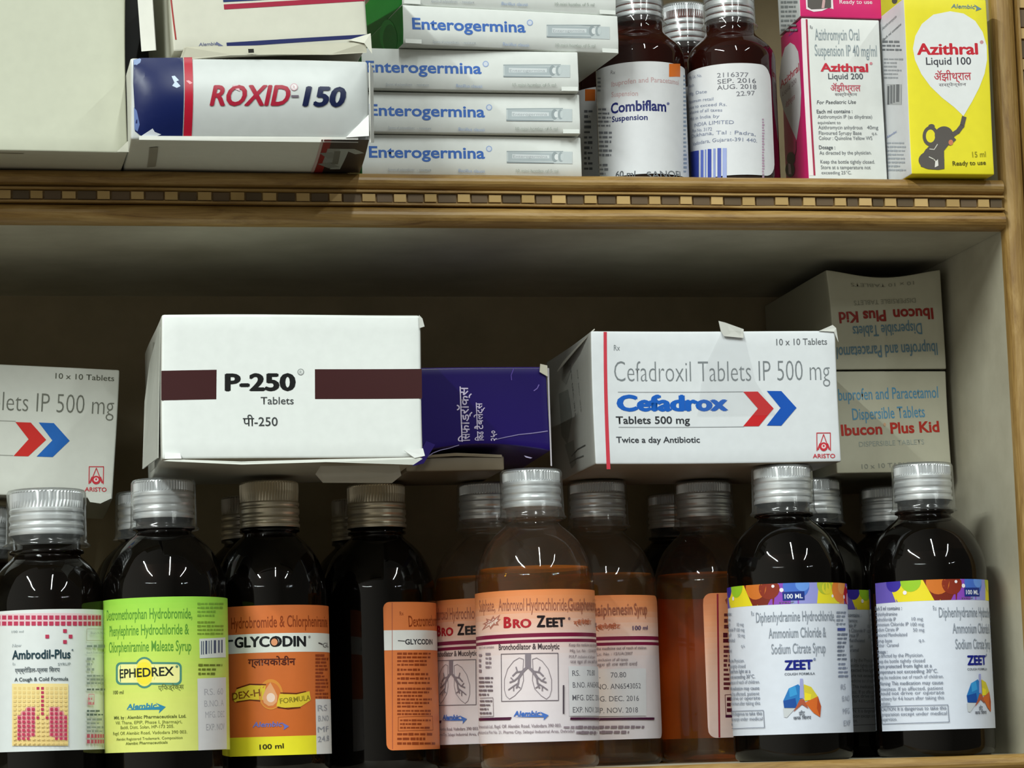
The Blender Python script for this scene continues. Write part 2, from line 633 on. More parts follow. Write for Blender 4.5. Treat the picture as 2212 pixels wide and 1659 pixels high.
class Bottle:
    def __init__(s, label, ax, Y, R, top_px, ay=1440, floor=0.0, glass='darkglass', fill='syrup', level=0.080, shoulder=0.0712, neck=0.0945,
                 rn=0.0104, cup=True, cap_r=0.0112, cup_r=0.0124, cup_h=0.0190, cap_h=0.0142, group=None, name='syrup_bottle', alu='alu',
                 capx=None, top=None, flare=0.0006, prof=None):
        p = onY(ax, ay, Y)
        s.X, s.Y, s.R, s.z0 = p.x, Y, R, floor
        s.top = top if top is not None else onY(capx or ax, top_px, Y).z - floor
        s.e = empty(name, (s.X, s.Y, floor))
        tag(s.e, label, 'bottle', group)
        base = Vector((s.X, s.Y, floor))
        s.base = base
        X, z0 = s.X, floor
        # body
        if prof is None:
            prof = [(0.0005, 0.0022), (R * .55, 0.0016), (R * .80, 0.0003), (R * .90, 0.0), (R * .97, 0.0012), (R * .995, 0.003), (R, 0.005), (R, shoulder * .5), (R, shoulder)]
            hs = neck - shoulder
            for t, q in ((.08, .997), (.16, .988), (.25, .97), (.34, .943), (.44, .905), (.55, .86), (.64, .81), (.72, .755), (.79, .69), (.85, .625), (.91, .555), (.96, .49), (1.0, .447)):
                prof.append((rn + (R - rn) * (q - .447) / .553, shoulder + hs * t))
            prof += [(rn, neck + .0008), (rn + .0012, neck + .0012), (rn + .0012, neck + .0022), (rn, neck + .0026), (rn, s.top - .002), (0.0005, s.top - .002)]
        s.prof = prof
        mb = MB()
        mb.grid(lathe(X, Y, prof, 72, z0), (1, 1, 1), True)
        mb.build('body', M[glass], s.e, base, True)
        # liquid
        if fill:
            lp = []
            for r, z in prof:
                if z <= level:
                    lp.append((max(r - .0011, .0004), z + (.0012 if z < .004 else 0)))
                else:
                    break
            rr = lp[-1][0]
            for (ra, za), (rb, zb) in zip(prof, prof[1:]):
                if za <= level < zb:
                    rr = ra + (rb - ra) * (level - za) / (zb - za) - .0011
            surf = [(rr, level), (rr * .97, level - .0003), (0.0004, level - .0004)]
            lp += surf[:1] if fill == 'orange' else surf
            mb = MB()
            mb.grid(lathe(X, Y, lp, 64, z0), (1, 1, 1), True)
            lq = mb.build('liquid', M[fill], s.e, base, True)
            if fill == 'orange':
                mb = MB()
                mb.grid(lathe(X, Y, surf, 64, z0), (1, 1, 1), True)
                mb.build('liquid_surface', M['meniscus'], lq, base, True)
        # aluminium screw cap with a knurled band and rolled threads
        tp = s.top - (0.0006 if cup else 0.0)
        r = cap_r
        zb = tp - cap_h
        cp = [(r * .985, zb), (r * 1.02, zb), (r * 1.03, zb + .0005), (r * 1.03, zb + .0012), (r * .99, zb + .0016), (r * .985, zb + .0022), (r * 1.015, zb + .0027),
              (r * 1.02, zb + .0035), (r * .99, zb + .0042), (r * .985, zb + .0048), (r * 1.02, zb + .0056), (r * 1.02, zb + .0070), (r * .985, zb + .0076), (r * .985, zb + .0080),
              (r * 1.015, zb + .0086), (r * 1.015, zb + .0094), (r * .985, zb + .0100), (r, tp - .0038), (r, tp - .0037), (r, tp - .0009), (r * .985, tp - .0004), (r * .95, tp), (.0004, tp)]
        mb = MB()
        mb.grid(lathe(X, Y, cp, 120, z0, (tp - .0038, tp - .0006)), (1, 1, 1), True)
        mb.build('screw_cap', M[alu], s.e, base)
        if cup:
            t, q, hgt = s.top, cup_r, cup_h
            kp = [(q + flare, t - hgt), (q + flare + .0003, t - hgt + .0004), (q + flare * .3, t - hgt + .0012), (q, t - hgt + .0025), (q - .0003, t - .0012), (q - .0008, t - .0002), (q - .0016, t),
                  (.0004, t)]
            mb = MB()
            mb.grid(lathe(X, Y, kp, 72, z0), (1, 1, 1), True)
            mb.build('measuring_cup', M['cup'], s.e, base, True)

    def cyl(s, turn=0.0):
        return Cyl(s.X, s.Y, s.R + .0001, s.z0, turn)

    def stick(s, art, turn=0.0):
        mb = MB()
        art.emit(s.cyl(turn), mb, 0.00003)
        return mb.build('label', M['label'], s.e, s.base, True)

def sheet_base(art, s0, s1, t0, t1, stops, round_left=0.0, round_right=0.0, n=26):
    """the paper: colour stops are (height fraction, colour) from the bottom up"""
    rows = sorted(set([i / n for i in range(n + 1)] + [.002, .006, .012, .02, .98, .988, .994, .998] + [q[0] for q in stops]))
    def inset(t, rad):
        if rad <= 0:
            return 0
        y = min(t, 1 - t) * (t1 - t0)
        return 0 if y >= rad else rad - math.sqrt(max(0, rad * rad - (rad - y) ** 2))
    def col(t):
        for (a, ca), (b, cb) in zip(stops, stops[1:]):
            if a <= t <= b:
                return mix(lin(ca), lin(cb), (t - a) / max(b - a, 1e-6))
        return lin(stops[-1][1])
    for a, b in zip(rows, rows[1:]):
        ya, yb = t0 + (t1 - t0) * a, t0 + (t1 - t0) * b
        art.add([(s0 + inset(a, round_left), ya), (s1 - inset(a, round_right), ya), (s1 - inset(b, round_right), yb), (s0 + inset(b, round_left), yb)], col((a + b) / 2), False)
    art.h += 0.00003

# ================================================================== the shelf unit
XR, YB, ZU, ZT = 0.1893, 0.1635, 0.2054, 0.2255     # inner face of the right side, back, underside and top of the upper shelf
XL = -0.43
unit = empty('shelf_unit', (0, 0, 0))
tag(unit, 'wooden wall shelf unit with grey-white boards and chequered teak edging', 'shelf')

def part_box(name, a, b, mat, parent=unit):
    mb = MB()
    box(mb, a, b)
    return mb.build(name, M[mat], parent)

part_box('back_panel', (XL, YB, -0.06), (XR + 0.018, YB + 0.012, 0.449), 'back')
part_box('side_panel', (XR, 0.006, -0.06), (XR + 0.018, YB, 0.449), 'board')
part_box('shelf_board', (XL, 0.006, ZU), (XR - 0.0002, YB, ZT - 0.0004), 'board')
part_box('shelf_board', (XL, 0.006, -0.020), (XR - 0.0002, YB, 0.0), 'board')

part_box('side_panel', (XL - 0.018, 0.0, -0.06), (XL, YB, 0.449), 'board')
part_box('shelf_board', (XL, 0.006, 0.43), (XR - 0.0002, YB, 0.449), 'board')

def arc(cy, cz, ry, rz, a0, a1, n=10):
    return [(cy - ry * math.sin(math.radians(a0 + (a1 - a0) * i / n)), cz + rz * math.cos(math.radians(a0 + (a1 - a0) * i / n))) for i in range(n + 1)]

def edge_profile(top):
    """front edging of a shelf as (depth, height): half-round, bead, sunk band, bead, half-round"""
    p = [(0.006, top)]
    p += arc(0.0032, top - .0032, .0042, .0032, 0, 180)
    p += [(0.0010, top - .0066), (-.0003, top - .0068), (-.0003, top - .0076), (0.0018, top - .0079), (0.0018, top - .0114), (-.0003, top - .0117), (-.0003, top - .0125), (0.0008, top - .0127)]
    p += arc(0.0034, top - .0164, .0046, .0036, 0, 180)
    p += [(0.006, top - .0201)]
    return p

def edging(top, x0, x1, tiles, seed):
    mb = MB()
    rows = []
    k = 40
    g = random.Random(seed)
    for i in range(k + 1):
        x = x0 + (x1 - x0) * i / k
        j = [(g.uniform(-.00012, .00012), g.uniform(-.00012, .00012)) for _ in range(1)][0]
        rows.append([(x, y + j[0], z + j[1] * .6) for y, z in edge_profile(top)])
    mb.grid(rows)
    mb.face([(x1, y, z) for y, z in edge_profile(top)])
    e = mb.build('edge_moulding', M['wood'], unit)
    mb = MB()
    za, zb = top - .0113, top - .0080
    x = x0
    for a, b, kind in tiles:
        jit = g.uniform(-.0002, .0002)
        c = mix(lin('C8A870'), lin('A88A54'), g.random()) if kind else mix(lin('54452F'), lin('6B5740'), g.random())
        dy = .0004 if kind else .0009
        q = g.uniform(0, .0003)
        box(mb, (a, dy, za + q), (b, .0019, zb - g.uniform(0, .0003)), c)
    o = mb.build('inlay', M['inlay'], e)
    o['label'] = 'inlaid band of pale and dark wooden blocks'
    return e

def tiles_from(cent, wl, x0, x1, g):
    out = []
    prev = x0
    for c in cent:
        a, b = c - wl / 2 + g.uniform(-.0003, .0003), c + wl / 2 + g.uniform(-.0003, .0003)
        if a - prev > .0015:
            out.append((prev + .0008, a - .0006, 0))
        out.append((a, b, 1))
        prev = b
    out.append((prev + .0008, x1, 0))
    return out

gg = random.Random(3)
cpx = [7, 79, 150, 223, 297, 370, 442, 512, 581, 653, 725, 795, 863, 930, 1001, 1070, 1139, 1207, 1276, 1346, 1414, 1482, 1548, 1615, 1687, 1748, 1815, 1869, 1923, 1989, 2057, 2123]
cent = [onY(c, 430, 0.001).x for c in cpx]
cent = [cent[0] - .0127 * k for k in range(17, 0, -1)] + cent
edging(ZT, XL, XR - .0003, tiles_from(cent, .0048, XL, XR - .001, gg), 5)
edging(0.0, XL, XR - .0003, tiles_from([XL + .01 + .0127 * k for k in range(48)], .0048, XL, XR - .001, gg), 6)

# upright on the right, with its own chequered strip
mb = MB()
prof = [(XR, .006)] + [(XR + .0047 - .0047 * math.cos(math.radians(a)), .0042 - .0046 * math.sin(math.radians(a))) for a in range(0, 181, 15)]
prof += [(XR + .0096, .001), (XR + .0097, -.0003), (XR + .0106, -.0003), (XR + .0108, .0018), (XR + .0150, .0018), (XR + .0152, -.0003), (XR + .0161, -.0003), (XR + .0163, .001), (XR + .030, .001), (XR + .030, .02)]
mb.grid([[(x, y, z) for x, y in prof] for z in [-.06 + .509 * i / 40 for i in range(41)]])
up = mb.build('upright_moulding', M['woodv'], unit)
mb = MB()
z = -.055
while z < .435:
    box(mb, (XR + .0109, .0009, z), (XR + .0149, .0019, z + .0070), mix(lin('54452F'), lin('6B5740'), gg.random()))
    box(mb, (XR + .0109, .0004, z + .0078), (XR + .0149, .0019, z + .0120), lin('BE9E66'))
    z += .0127
mb.build('inlay', M['inlay'], up)

# ================================================================== cartons on the upper shelf
ZS = ZT + .0003
NAVY, RED = '071850', 'B3122E'
# large plain carton at the far left
c = Carton('carton', 'large plain off-white carton at the left end of the upper shelf', (-140, 322), (275, 326), (-140, -330), -0.0281, .15, zb=ZS, level=True, yaw=.012,
           cols=dict(front='C9CBB8', left='BDBEAC', right='C4C5B2', bottom='B5B09C', top='C9CBB8'), seed=11, amp=.0004)
c.art([('L', [(0, 331.5), (47, 332.5)], 2.2, '8C8672')], 'bottom')
c.sheet('corner_flap', [(c.w - .004, .0002, -.0006), (c.w + .0003, .0002, -.0006), (c.w + .0004, .0046, -.0004)], 'D8D8CA')
c.done()

def bulge(a, b, d):
    q = max(0.0, 1 - d * 5)
    a, b = min(max(a, 0), 1), min(max(b, 0), 1)
    return (0, 0, -.0042 * q * math.sin(math.pi * b) * (1 - abs(2 * a - 1) ** 8))

# carton with the navy block lying at the shelf edge
c = Carton('carton', 'white carton with a navy block and red stripe, jutting over the shelf edge', (281, 301), (796, 301), (281, 123), -0.0495, .105, zb=ZS, level=True,
           cols=dict(front='CACECD', left='C4C4BC', bottom='C8C7B8', top='D0D1CA'), seed=4, amp=.0004, bev=.0011, mat='gloss', dent=bulge)
c.art([
    ('P', [(286, 128), (300, 124), (393, 124), (393, 295), (330, 296), (312, 297), (300, 291), (290, 283), (288, 230), (285, 180)], NAVY),
    ('R', 395, 123.5, 413, 295, RED),
    ('P', [(367, 168), (374, 167), (383, 178), (377, 180), (386, 191), (378, 195), (368, 190), (373, 183)], 'C3D2E6'),
    ('P', [(398, 179), (404, 178), (412, 184), (406, 187)], 'E8A0A8'),
    ('P', [(286, 128), (300, 125), (306, 131), (294, 139), (288, 150)], '8FA3CC'),
    ('P', [(287, 232), (293, 240), (300, 270), (296, 284), (289, 280)], '5E74AA'),
    ('P', [(305, 293), (328, 279), (333, 286), (347, 291), (330, 297), (310, 298)], 'D5DAE2'),
    ('T', 'ROXID', 449, 233, 618, 234, 43, 'A51C35', .034, .22),
    ('P', [(497, 190), (511, 190), (514, 204), (505, 200)], 'D9B8BF'),
    ('E', 630, 195, 8, 8, 'C9A2AB'), ('E', 630, 195, 6, 6, 'E2DEDF'), ('T', 'R', 627.5, 199, 632.5, 199, 7, 'B57480'),
    ('R', 624, 213, 640, 218, '6E6470'),
    ('T', '150', 648, 235, 738, 236, 41, '101A42', .045, .22),
])
c.art([
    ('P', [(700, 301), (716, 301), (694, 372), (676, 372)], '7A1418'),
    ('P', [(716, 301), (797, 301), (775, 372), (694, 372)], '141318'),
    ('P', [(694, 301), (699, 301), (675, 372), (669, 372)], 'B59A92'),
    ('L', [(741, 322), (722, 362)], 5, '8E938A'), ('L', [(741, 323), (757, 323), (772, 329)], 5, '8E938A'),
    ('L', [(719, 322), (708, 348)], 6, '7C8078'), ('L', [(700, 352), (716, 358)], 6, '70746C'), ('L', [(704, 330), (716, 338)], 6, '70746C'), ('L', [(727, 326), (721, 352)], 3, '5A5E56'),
    ('P', [(321, 318), (340, 316), (334, 360), (316, 362)], '8E8A7A'),
], 'bottom')
w, h = c.w, c.h
c.sheet('bottom_lip', [(.003, -.0002, -.0006), (w - .004, -.0004, -.0006), (w - .004, .0016, -.0004), (.003, .0012, -.0004)], 'E4E5DE')
c.sheet('torn_corner', [(w - .0085, .0012, -.0007), (w - .0002, .0018, -.0016), (w - .0002, .0098, -.0007)], 'F2F3F0')
c.sheet('end_flap', [(w + .0002, -.0003, -.001), (w + .0020, .0008, .004), (w + .0022, h - .002, .004), (w + .0002, h - .0008, -.001)], 'C9C9C2')
c.done()

# added black box: its colour stands in for deep shade in the gap
Carton('carton', 'added black box standing in for the deep shade beside the large plain carton', (262, 380), (352, 380), (262, -200), .0700, .06, zb=ZS, level=True, cols=dict(front='030402'), seed=8).done()

# striped carton lying on it
c = Carton('carton', 'cream carton with blue and red stripes lying on the navy-block carton', (376, 111), (799, 100), (352, -160), -0.047, .135, pitch=.03,
           cols=dict(front='D8D7C8', left='C2C1B2', bottom='B3AF9C'), seed=9, amp=.0005, bev=.001)
c.art([
    ('L', [(369, -30), (382, 84)], 3.2, 'A83A38'),
    ('P', [(484, -12), (790, -31), (790, -11), (485, 4)], '1C2C66'),
    ('P', [(486, 9), (791, -7), (791, 3), (487, 20)], 'A51C3C'),
    ('P', [(491, 92), (795, 75), (796, 83), (492, 102)], '18225C'),
    ('T', 'Alembic', 431, 99, 470, 97, 7, '6A7090', .01, .2), ('P', [(470, 90), (484, 99), (478, 101), (466, 94)], '6A7090'),
])
w, h = c.w, c.h
c.sheet('side_flap', [(-.0105, .0018, .006), (-.0058, .0012, .002), (-.0066, h, .002), (-.0118, h, .006)], 'E2E2DA')
c.sheet('bottom_flap', [(.002, -.0032, -.0006), (w * .28, -.0026, -.003), (w * .52, -.0030, -.0035), (w * .8, -.0034, -.002), (w - .001, -.0026, -.0006), (w - .001, .0010, -.0005), (w * .5, .0008, -.0005), (.004, .0012, -.0005)], 'B9B6A4')
c.sheet('torn_corner', [(w - .0075, .0022, -.0007), (w - .0018, .0008, -.0012), (w + .0008, -.0032, -.001), (w + .001, .0045, -.0007)], 'DCDBCD')
c.sheet('printed_mark', [(.0262, -.0022, -.0042), (.0282, -.0022, -.0042), (.0282, -.0008, -.0042), (.0262, -.0008, -.0042)], '1D1B14', th=.0002)
c.done()

# five flat white cartons of drinking vials, stacked
BLU = '3F6DBE'
def ent_art(x0, x1, yl, yr, sub, vial, dy=0.0, n='10'):
    """x0..x1, yl..yr: the blue word; sub: x of the small print; vial: left, right, top, bottom"""
    k = (yr - yl) / (x1 - x0)
    def y(x, d):
        return yl + k * (x - x0) + d
    v0, v1, t, b = vial
    hh = b - t
    out = [('T', 'Enterogermina', x0, yl, x1, yr, 24, BLU, .022),
           ('E', x1 + 9, y(x1 + 9, -21), 6.5, 6.5, '9AB0DC'), ('E', x1 + 9, y(x1 + 9, -21), 4.6, 4.6, 'D8DEEA'),
           ('T', 'Spores of polyantibiotic', sub, y(sub, 29), sub + 50 + 7, y(sub + 57, 29), 6, '9AA0A8', .0),
           ('T', '- resistant', sub + 62, y(sub + 62, 29), sub + 93, y(sub + 93, 29), 6, '9AA0A8', .0),
           ('T', 'Bacillus clausii', sub + 152, y(sub + 152, 30), sub + 208, y(sub + 208, 31), 7, '8DA0C4', .0),
           ('T', n + ' mini bottles of 5 ml', v0 + 20, b + 20 + 3 * k, v1 - 31, b + 20 + 60 * k, 7, '98A098', .0),
           ('P', [(v0, t), (v1, t + k * (v1 - v0)), (v1, b + k * (v1 - v0)), (v0, b)], 'C6CED0'),
           ('P', [(v0 + 3, t + 3), (v1 - 42, t + 5), (v1 - 42, b - 4), (v0 + 3, b - 4)], 'B2BCC0'),
           ('P', [(v0 + 12, t + 7), (v1 - 50, t + 9), (v1 - 50, b - 10), (v0 + 12, b - 10)], 'D6DCDF'),
           ('T', 'Enterogermina', v0 + 14, b - 11, v1 - 54, b - 11, 6, 'A2A8AE'),
           ('P', [(v0, t), (v1 - 20, t), (v1 - 20, t + 2), (v0, t + 2.5)], 'A0AAAE'), ('P', [(v0, b - 3), (v1 - 40, b - 1), (v1 - 40, b + 1), (v0, b)], '8F999E'),
           ('E', v1 - 38, (t + b) / 2, 7, hh * .42, '9AA4A8'), ('E', v1 - 34, (t + b) / 2, 5, hh * .25, 'E2E6E8'), ('E', v1 - 25, (t + b) / 2, 6, hh * .40, 'A2ACB0'), ('E', v1 - 22, (t + b) / 2, 4, hh * .3, 'C9D1D3')]
    return out

def ent(label, BL, BR, TL, Y, art, yaw=0.0, zb=None, tabs=(1,), level=True, seed=1, h=None):
    c = Carton('vial_carton', label, BL, BR, TL, Y, .062, yaw=yaw, zb=zb, level=level, cols=dict(front='E4E7E4', left='1F7A2C', bottom='C9CCC4', top='DDE0DC', right='E0E2DE'),
               group='stacked white vial cartons', seed=seed, amp=.00015, bev=.0004, chamfer=.0010, h=h)
    c.art(art)
    for t in tabs:
        a = (c.w - .0070, c.w - .0006) if t else (.0006, .0070)
        c.sheet('tuck_tab', [(a[0], .0001, -.0002), (a[1], .0001, -.0002), (a[1], .0017, -.0002), (a[0], .0017, -.0002)], 'E8EBE7', th=.0003)
    if yaw:
        c.art([('E', 838, 76, 17, 34, '2E9440'), ('E', 843, 84, 15, 32, '1C7029')], 'left')
    c.done()
    return c

HB = .0155
e5 = ent('white vial carton at the bottom of its stack, resting on the shelf', (782, 378), (1257, 378), (782, 305), .0052, ent_art(797, 1047, 340, 342.5, 838, (1094, 1236, 326, 352), n='10'), zb=ZS, tabs=(), seed=21, h=HB)
zq = ZS + HB + .0004
e4 = ent('white vial carton second from the bottom of its stack', (782, 298), (1254, 299), (782, 212), .0015, ent_art(797, 1047, 249, 252.5, 838, (1093, 1235, 234, 261), n='10'), zb=zq, seed=22, h=HB)
zq += HB + .0004
e3 = ent('white vial carton in the middle of its stack, under the shifted ones', (782, 203), (1251, 204), (782, 122), -.0022, ent_art(790, 1040, 156, 158.5, 833, (1087, 1231, 139, 166), n='15'), zb=zq, seed=23, h=HB)
zq += HB + .0004
e2 = ent('white vial carton with a green end, second from the top of its stack', (871, 105), (1337, 124), (866, 25), -.0090, ent_art(890, 1135, 62, 70, 934, (1180, 1316, 54, 81)), yaw=.11, zb=zq, tabs=(0, 1), seed=24, h=.0150)
zq += .0150 + .0004
e1 = ent('topmost white vial carton, cut off by the top of the picture', (869, 17), (1331, 31), (864, -62), -.0085, ent_art(888, 1132, -26, -18, 931, (1178, 1314, -34, -8)), yaw=.11, zb=zq, tabs=(0, 1), seed=25, h=.0150)

# ---- child's syrup cartons at the right end of the upper shelf
PINK, YEL = 'D6246E', 'EDE02C'
DK = '6E7278'
LAT = [('T', 'Azithral', 1773, 154, 1876, 155, 17, 'C8243A', .03), ('E', 1882, 137, 3, 3, 'D08890')]
c = Carton('syrup_carton', 'white-fronted syrup carton with a pink side, under another pink carton', (1746, 380), (1916, 380), (1729, 39), .0200, .0295, zb=ZS, level=True,
           cols=dict(front='E0E2DF', left=PINK, top='E0E2DF', right='E0E2DF'), group='child syrup cartons', seed=31, amp=.0002, bev=.0005)
c.art([
    ('P', [(1730, 42), (1740.5, 42), (1756.5, 379), (1747, 379)], 'F0E2E4'), ('P', [(1740, 42), (1744, 42), (1761, 379), (1757, 379)], 'A8284A'),
    ('T', 'Rx', 1750, 63, 1756, 63, 8, DK),
    ('T', 'Azithromycin Oral', 1761, 87, 1857, 87, 25, '8F9AA0', .004), ('T', 'Suspension IP 40 mg/ml', 1761, 121, 1895, 122, 25, '8F9AA0', .004),
    ('T', 'Liquid 200', 1790, 171, 1865, 171, 12.5, '4A4E56', .008), ('T', 'ॲझीथ्राल', 1795, 197, 1860, 197, 14, 'C05060', .01), ('T', 'सस्पेन्शन', 1804, 207, 1852, 207, 6, '77747A'),
    ('T', 'For Paediatric Use', 1765, 225, 1849, 224, 8, '55595E', .005, .2),
    ('T', 'Each ml contains :', 1765, 245, 1842, 244, 8, '5A5E64', .012), ('T', 'Azithromycin IP (as dihydrate)', 1767, 256, 1884, 256, 8, DK), ('T', 'equivalent to', 1767, 268, 1816, 268, 7, DK),
    ('T', 'Azithromycin anhydrous', 1768, 279, 1863, 279, 8, DK), ('T', '40mg', 1873, 279, 1897, 279, 8, DK), ('T', 'Flavoured Syrupy Base', 1769, 291, 1861, 291, 8, DK), ('T', 'q.s.', 1883, 291, 1895, 291, 7, DK),
    ('T', 'Colour : Quinoline Yellow WS', 1769, 302, 1884, 302, 8, DK), ('T', 'Dosage :', 1769, 322, 1804, 322, 8, '5A5E64', .012),
    ('T', 'As directed by the physician.', 1770, 334, 1882, 333, 8, DK), ('T', 'Keep the bottle tightly closed.', 1772, 353, 1889, 353, 8, DK), ('T', 'Store at a temperature not', 1773, 365, 1880, 365, 8, DK), ('T', 'exceeding 25°C.', 1774, 376, 1839, 376, 7, DK),
] + LAT)
bal = [(1707, 92), (1717, 98), (1725, 112), (1728, 135), (1732, 200), (1730, 250), (1722, 303), (1708, 270), (1693, 235), (1685, 205), (1683, 170), (1687, 130), (1695, 103)]
c.art([('P', bal, 'DCD8DA'), ('T', 'Azithral', 1686, 192, 1728, 152, 17, 'B8304A', .02), ('T', 'Liquid 200', 1691, 208, 1722, 178, 11, '8A7078'), ('T', 'ॲझीथ्राल', 1698, 234, 1719, 214, 11, 'B8405A'),
       ('T', 'Alembic', 1703, 80, 1724, 64, 6, '7A50A0'), ('E', 1710, 342, 9, 14, '3A1A24'), ('E', 1708, 366, 10, 16, '3A1A24'), ('L', [(1716, 345), (1721, 325), (1721, 306)], 4, '3A1A24'), ('P', [(1704, 352), (1709, 354), (1711, 376), (1705, 376)], 'D8B8C4')], 'left')
a_low = c
c.done()
zt = c.O.z + c.h + .0005
c = Carton('syrup_carton', 'pink-fronted syrup carton standing on the white-fronted one', (1728, 37), (1905, 36), (1712, -290), .0200, .0295, zb=zt, level=True,
           cols=dict(front=PINK, left='D5D8D8', top='E0E2DF', right='D5D8D8', bottom='B0406A'), group='child syrup cartons', seed=32, amp=.0002, bev=.0005, h=.060)
c.art([('P', [(1738, -30), (1796, -30), (1800, 20), (1790, 17), (1775, 24), (1757, 26), (1741, 20)], 'EFE3E6'), ('P', [(1742, -30), (1794, -30), (1795, 17), (1772, 20), (1752, 21), (1744, 16)], '5A5450'),
       ('P', [(1778, -10), (1782, 2), (1780, 18), (1774, 18), (1776, 2)], 'D0A8A8'),
       ('T', 'Ready to use', 1813, 8, 1884, 8, 8.5, 'F2DCE4', .012)])
c.art([('G', 1686, -20, 1722, 70, 9, .5, '8A9092')], 'left')
c.done()
c = Carton('syrup_carton', 'bright yellow syrup carton beside the right upright of the upper shelf', (1970, 379), (2150, 379), (1951, -4), -.0060, .033, zb=ZS, level=True,
           cols=dict(front=YEL, left='D4D6DA', right='E8E4D0', top=YEL), group='child syrup cartons', seed=33, amp=.0002, bev=.0006)
bal = []
for (x, y) in ((2051, 25), (2080, 30), (2105, 46), (2121, 70), (2130, 100), (2131, 130), (2126, 160), (2115, 190), (2100, 220), (2082, 251), (2062, 232), (2035, 211), (2010, 187), (1990, 160), (1976, 130), (1971, 105), (1976, 78), (1990, 52), (2015, 32)):
    bal.append((x, y))
G1 = '5A5450'
c.art([
    ('P', bal, 'E8EAEA'),
    ('T', 'Azithral', 1980, 118, 2112, 118, 24, 'C81E30', .035), ('E', 2119, 92, 4, 4, 'C89096'),
    ('T', 'Liquid 100', 2000, 140, 2097, 140, 16, '3E3E46', .012), ('T', 'ॲझीथ्राल', 2018, 174, 2098, 173, 17, 'C0404E', .012), ('T', 'सस्पेन्शन', 2028, 187, 2087, 186, 6.5, '77747A', .004),
    ('T', 'Alembic', 2053, 18, 2104, 20, 9, '6E8C98', .012, .2), ('P', [(2102, 10), (2119, 20), (2106, 25), (2108, 18)], '6E8C98'),
    # a small grey elephant holding the balloon
    ('E', 2011, 294, 17, 22, G1), ('E', 2011, 294, 10, 14, YEL), ('E', 2013, 273, 7, 5, G1),
    ('E', 2040, 292, 20, 19, G1), ('L', [(2044, 298), (2058, 292), (2070, 284), (2079, 272), (2083, 255)], 10, G1), ('L', [(2040, 305), (2052, 308), (2060, 300)], 12, G1),
    ('P', [(2020, 302), (2056, 306), (2040, 326), (2036, 340), (2004, 338), (2002, 322)], G1), ('E', 2013, 346, 28, 20, G1), ('P', [(2001, 322), (2020, 318), (2040, 316), (2041, 365), (2028, 367), (2012, 366), (1990, 360), (1987, 345)], G1),
    ('E', 2055, 308, 5, 6, 'D0805A'), ('L', [(2009, 322), (2019, 323), (2026, 312)], 1.6, 'D8D4C8'), ('L', [(2008, 339), (2018, 344), (2025, 352)], 2, 'D8D4C8'), ('P', [(2021, 350), (2027, 344), (2028, 358), (2020, 362)], 'E4E0DA'),
    ('T', '15 ml', 2102, 340, 2131, 339, 12, '9A9418', .006), ('T', 'Ready to use', 2059, 358, 2131, 356, 9.5, '5E5A12', .014),
])
c.art([('T', 'Azithromycin', 1906, 66, 1936, 38, 7, DK), ('T', 'Each ml contains', 1907, 90, 1946, 54, 6, '55595E', .01), ('G', 1906, 86, 1947, 112, 3, .5, DK), ('G', 1909, 124, 1952, 172, 6, .45, '9A9EA4'),
       ('R', 1915, 182, 1948, 226, 'B0B2B4'), ('R', 1917, 186, 1921, 226, '5A5C60'), ('R', 1923, 184, 1928, 224, '707276'), ('R', 1930, 183, 1933, 222, '5A5C60'), ('R', 1936, 182, 1943, 220, '64666A'),
       ('T', 'Alembic', 1916, 300, 1938, 286, 6, '7A8AC0'), ('G', 1916, 305, 1958, 372, 8, .42, 'A0A6B0')], 'left')
c.done()
c = Carton('syrup_carton', 'second yellow carton, mostly hidden behind the front yellow one', (1912, 380), (2075, 380), (1895, -20), .0400, .033, zb=ZS, level=True,
           cols=dict(front=YEL, left='D4D6DA', right='E8E4D0', top=YEL), group='child syrup cartons', seed=34, amp=.0002, h=.095)
c.art([('E', 1933, 2, 6, 7, G1)])
c.done()

# ================================================================== brown bottles on the upper shelf
def small_bottle(label, ax, Y, art, s0, s1, t1=.0480, turn=0.0, rr=0.0, grp='brown bottles of white-labelled suspension'):
    R = .0178
    hs = [(0.0005, .0015), (R * .7, .001), (R * .85, 0), (R * .95, .0008), (R, .004), (R, .053)]
    for t, q in ((.15, .985), (.3, .95), (.45, .89), (.6, .80), (.75, .70), (.88, .61), (1, .56)):
        hs.append((R * q, .053 + .011 * t))
    hs += [(.0097, .066), (.0097, .083), (.0004, .083)]
    b = Bottle(label, ax, Y, R, 0, ay=250, floor=ZS, glass='brownglass', fill='redsyrup', level=.056, top=.0865, cap_r=.0098, cup_r=.0106, cup_h=.0200, cap_h=.0165, group=grp, name='medicine_bottle', prof=hs)
    a = Art()
    sheet_base(a, s0 * R, s1 * R, .003, t1, [(0, 'D8DADF'), (1, 'DCDCDE')], 0, rr)
    if art:
        a.items(b.cyl(turn), art)
    b.stick(a, turn)
    return b

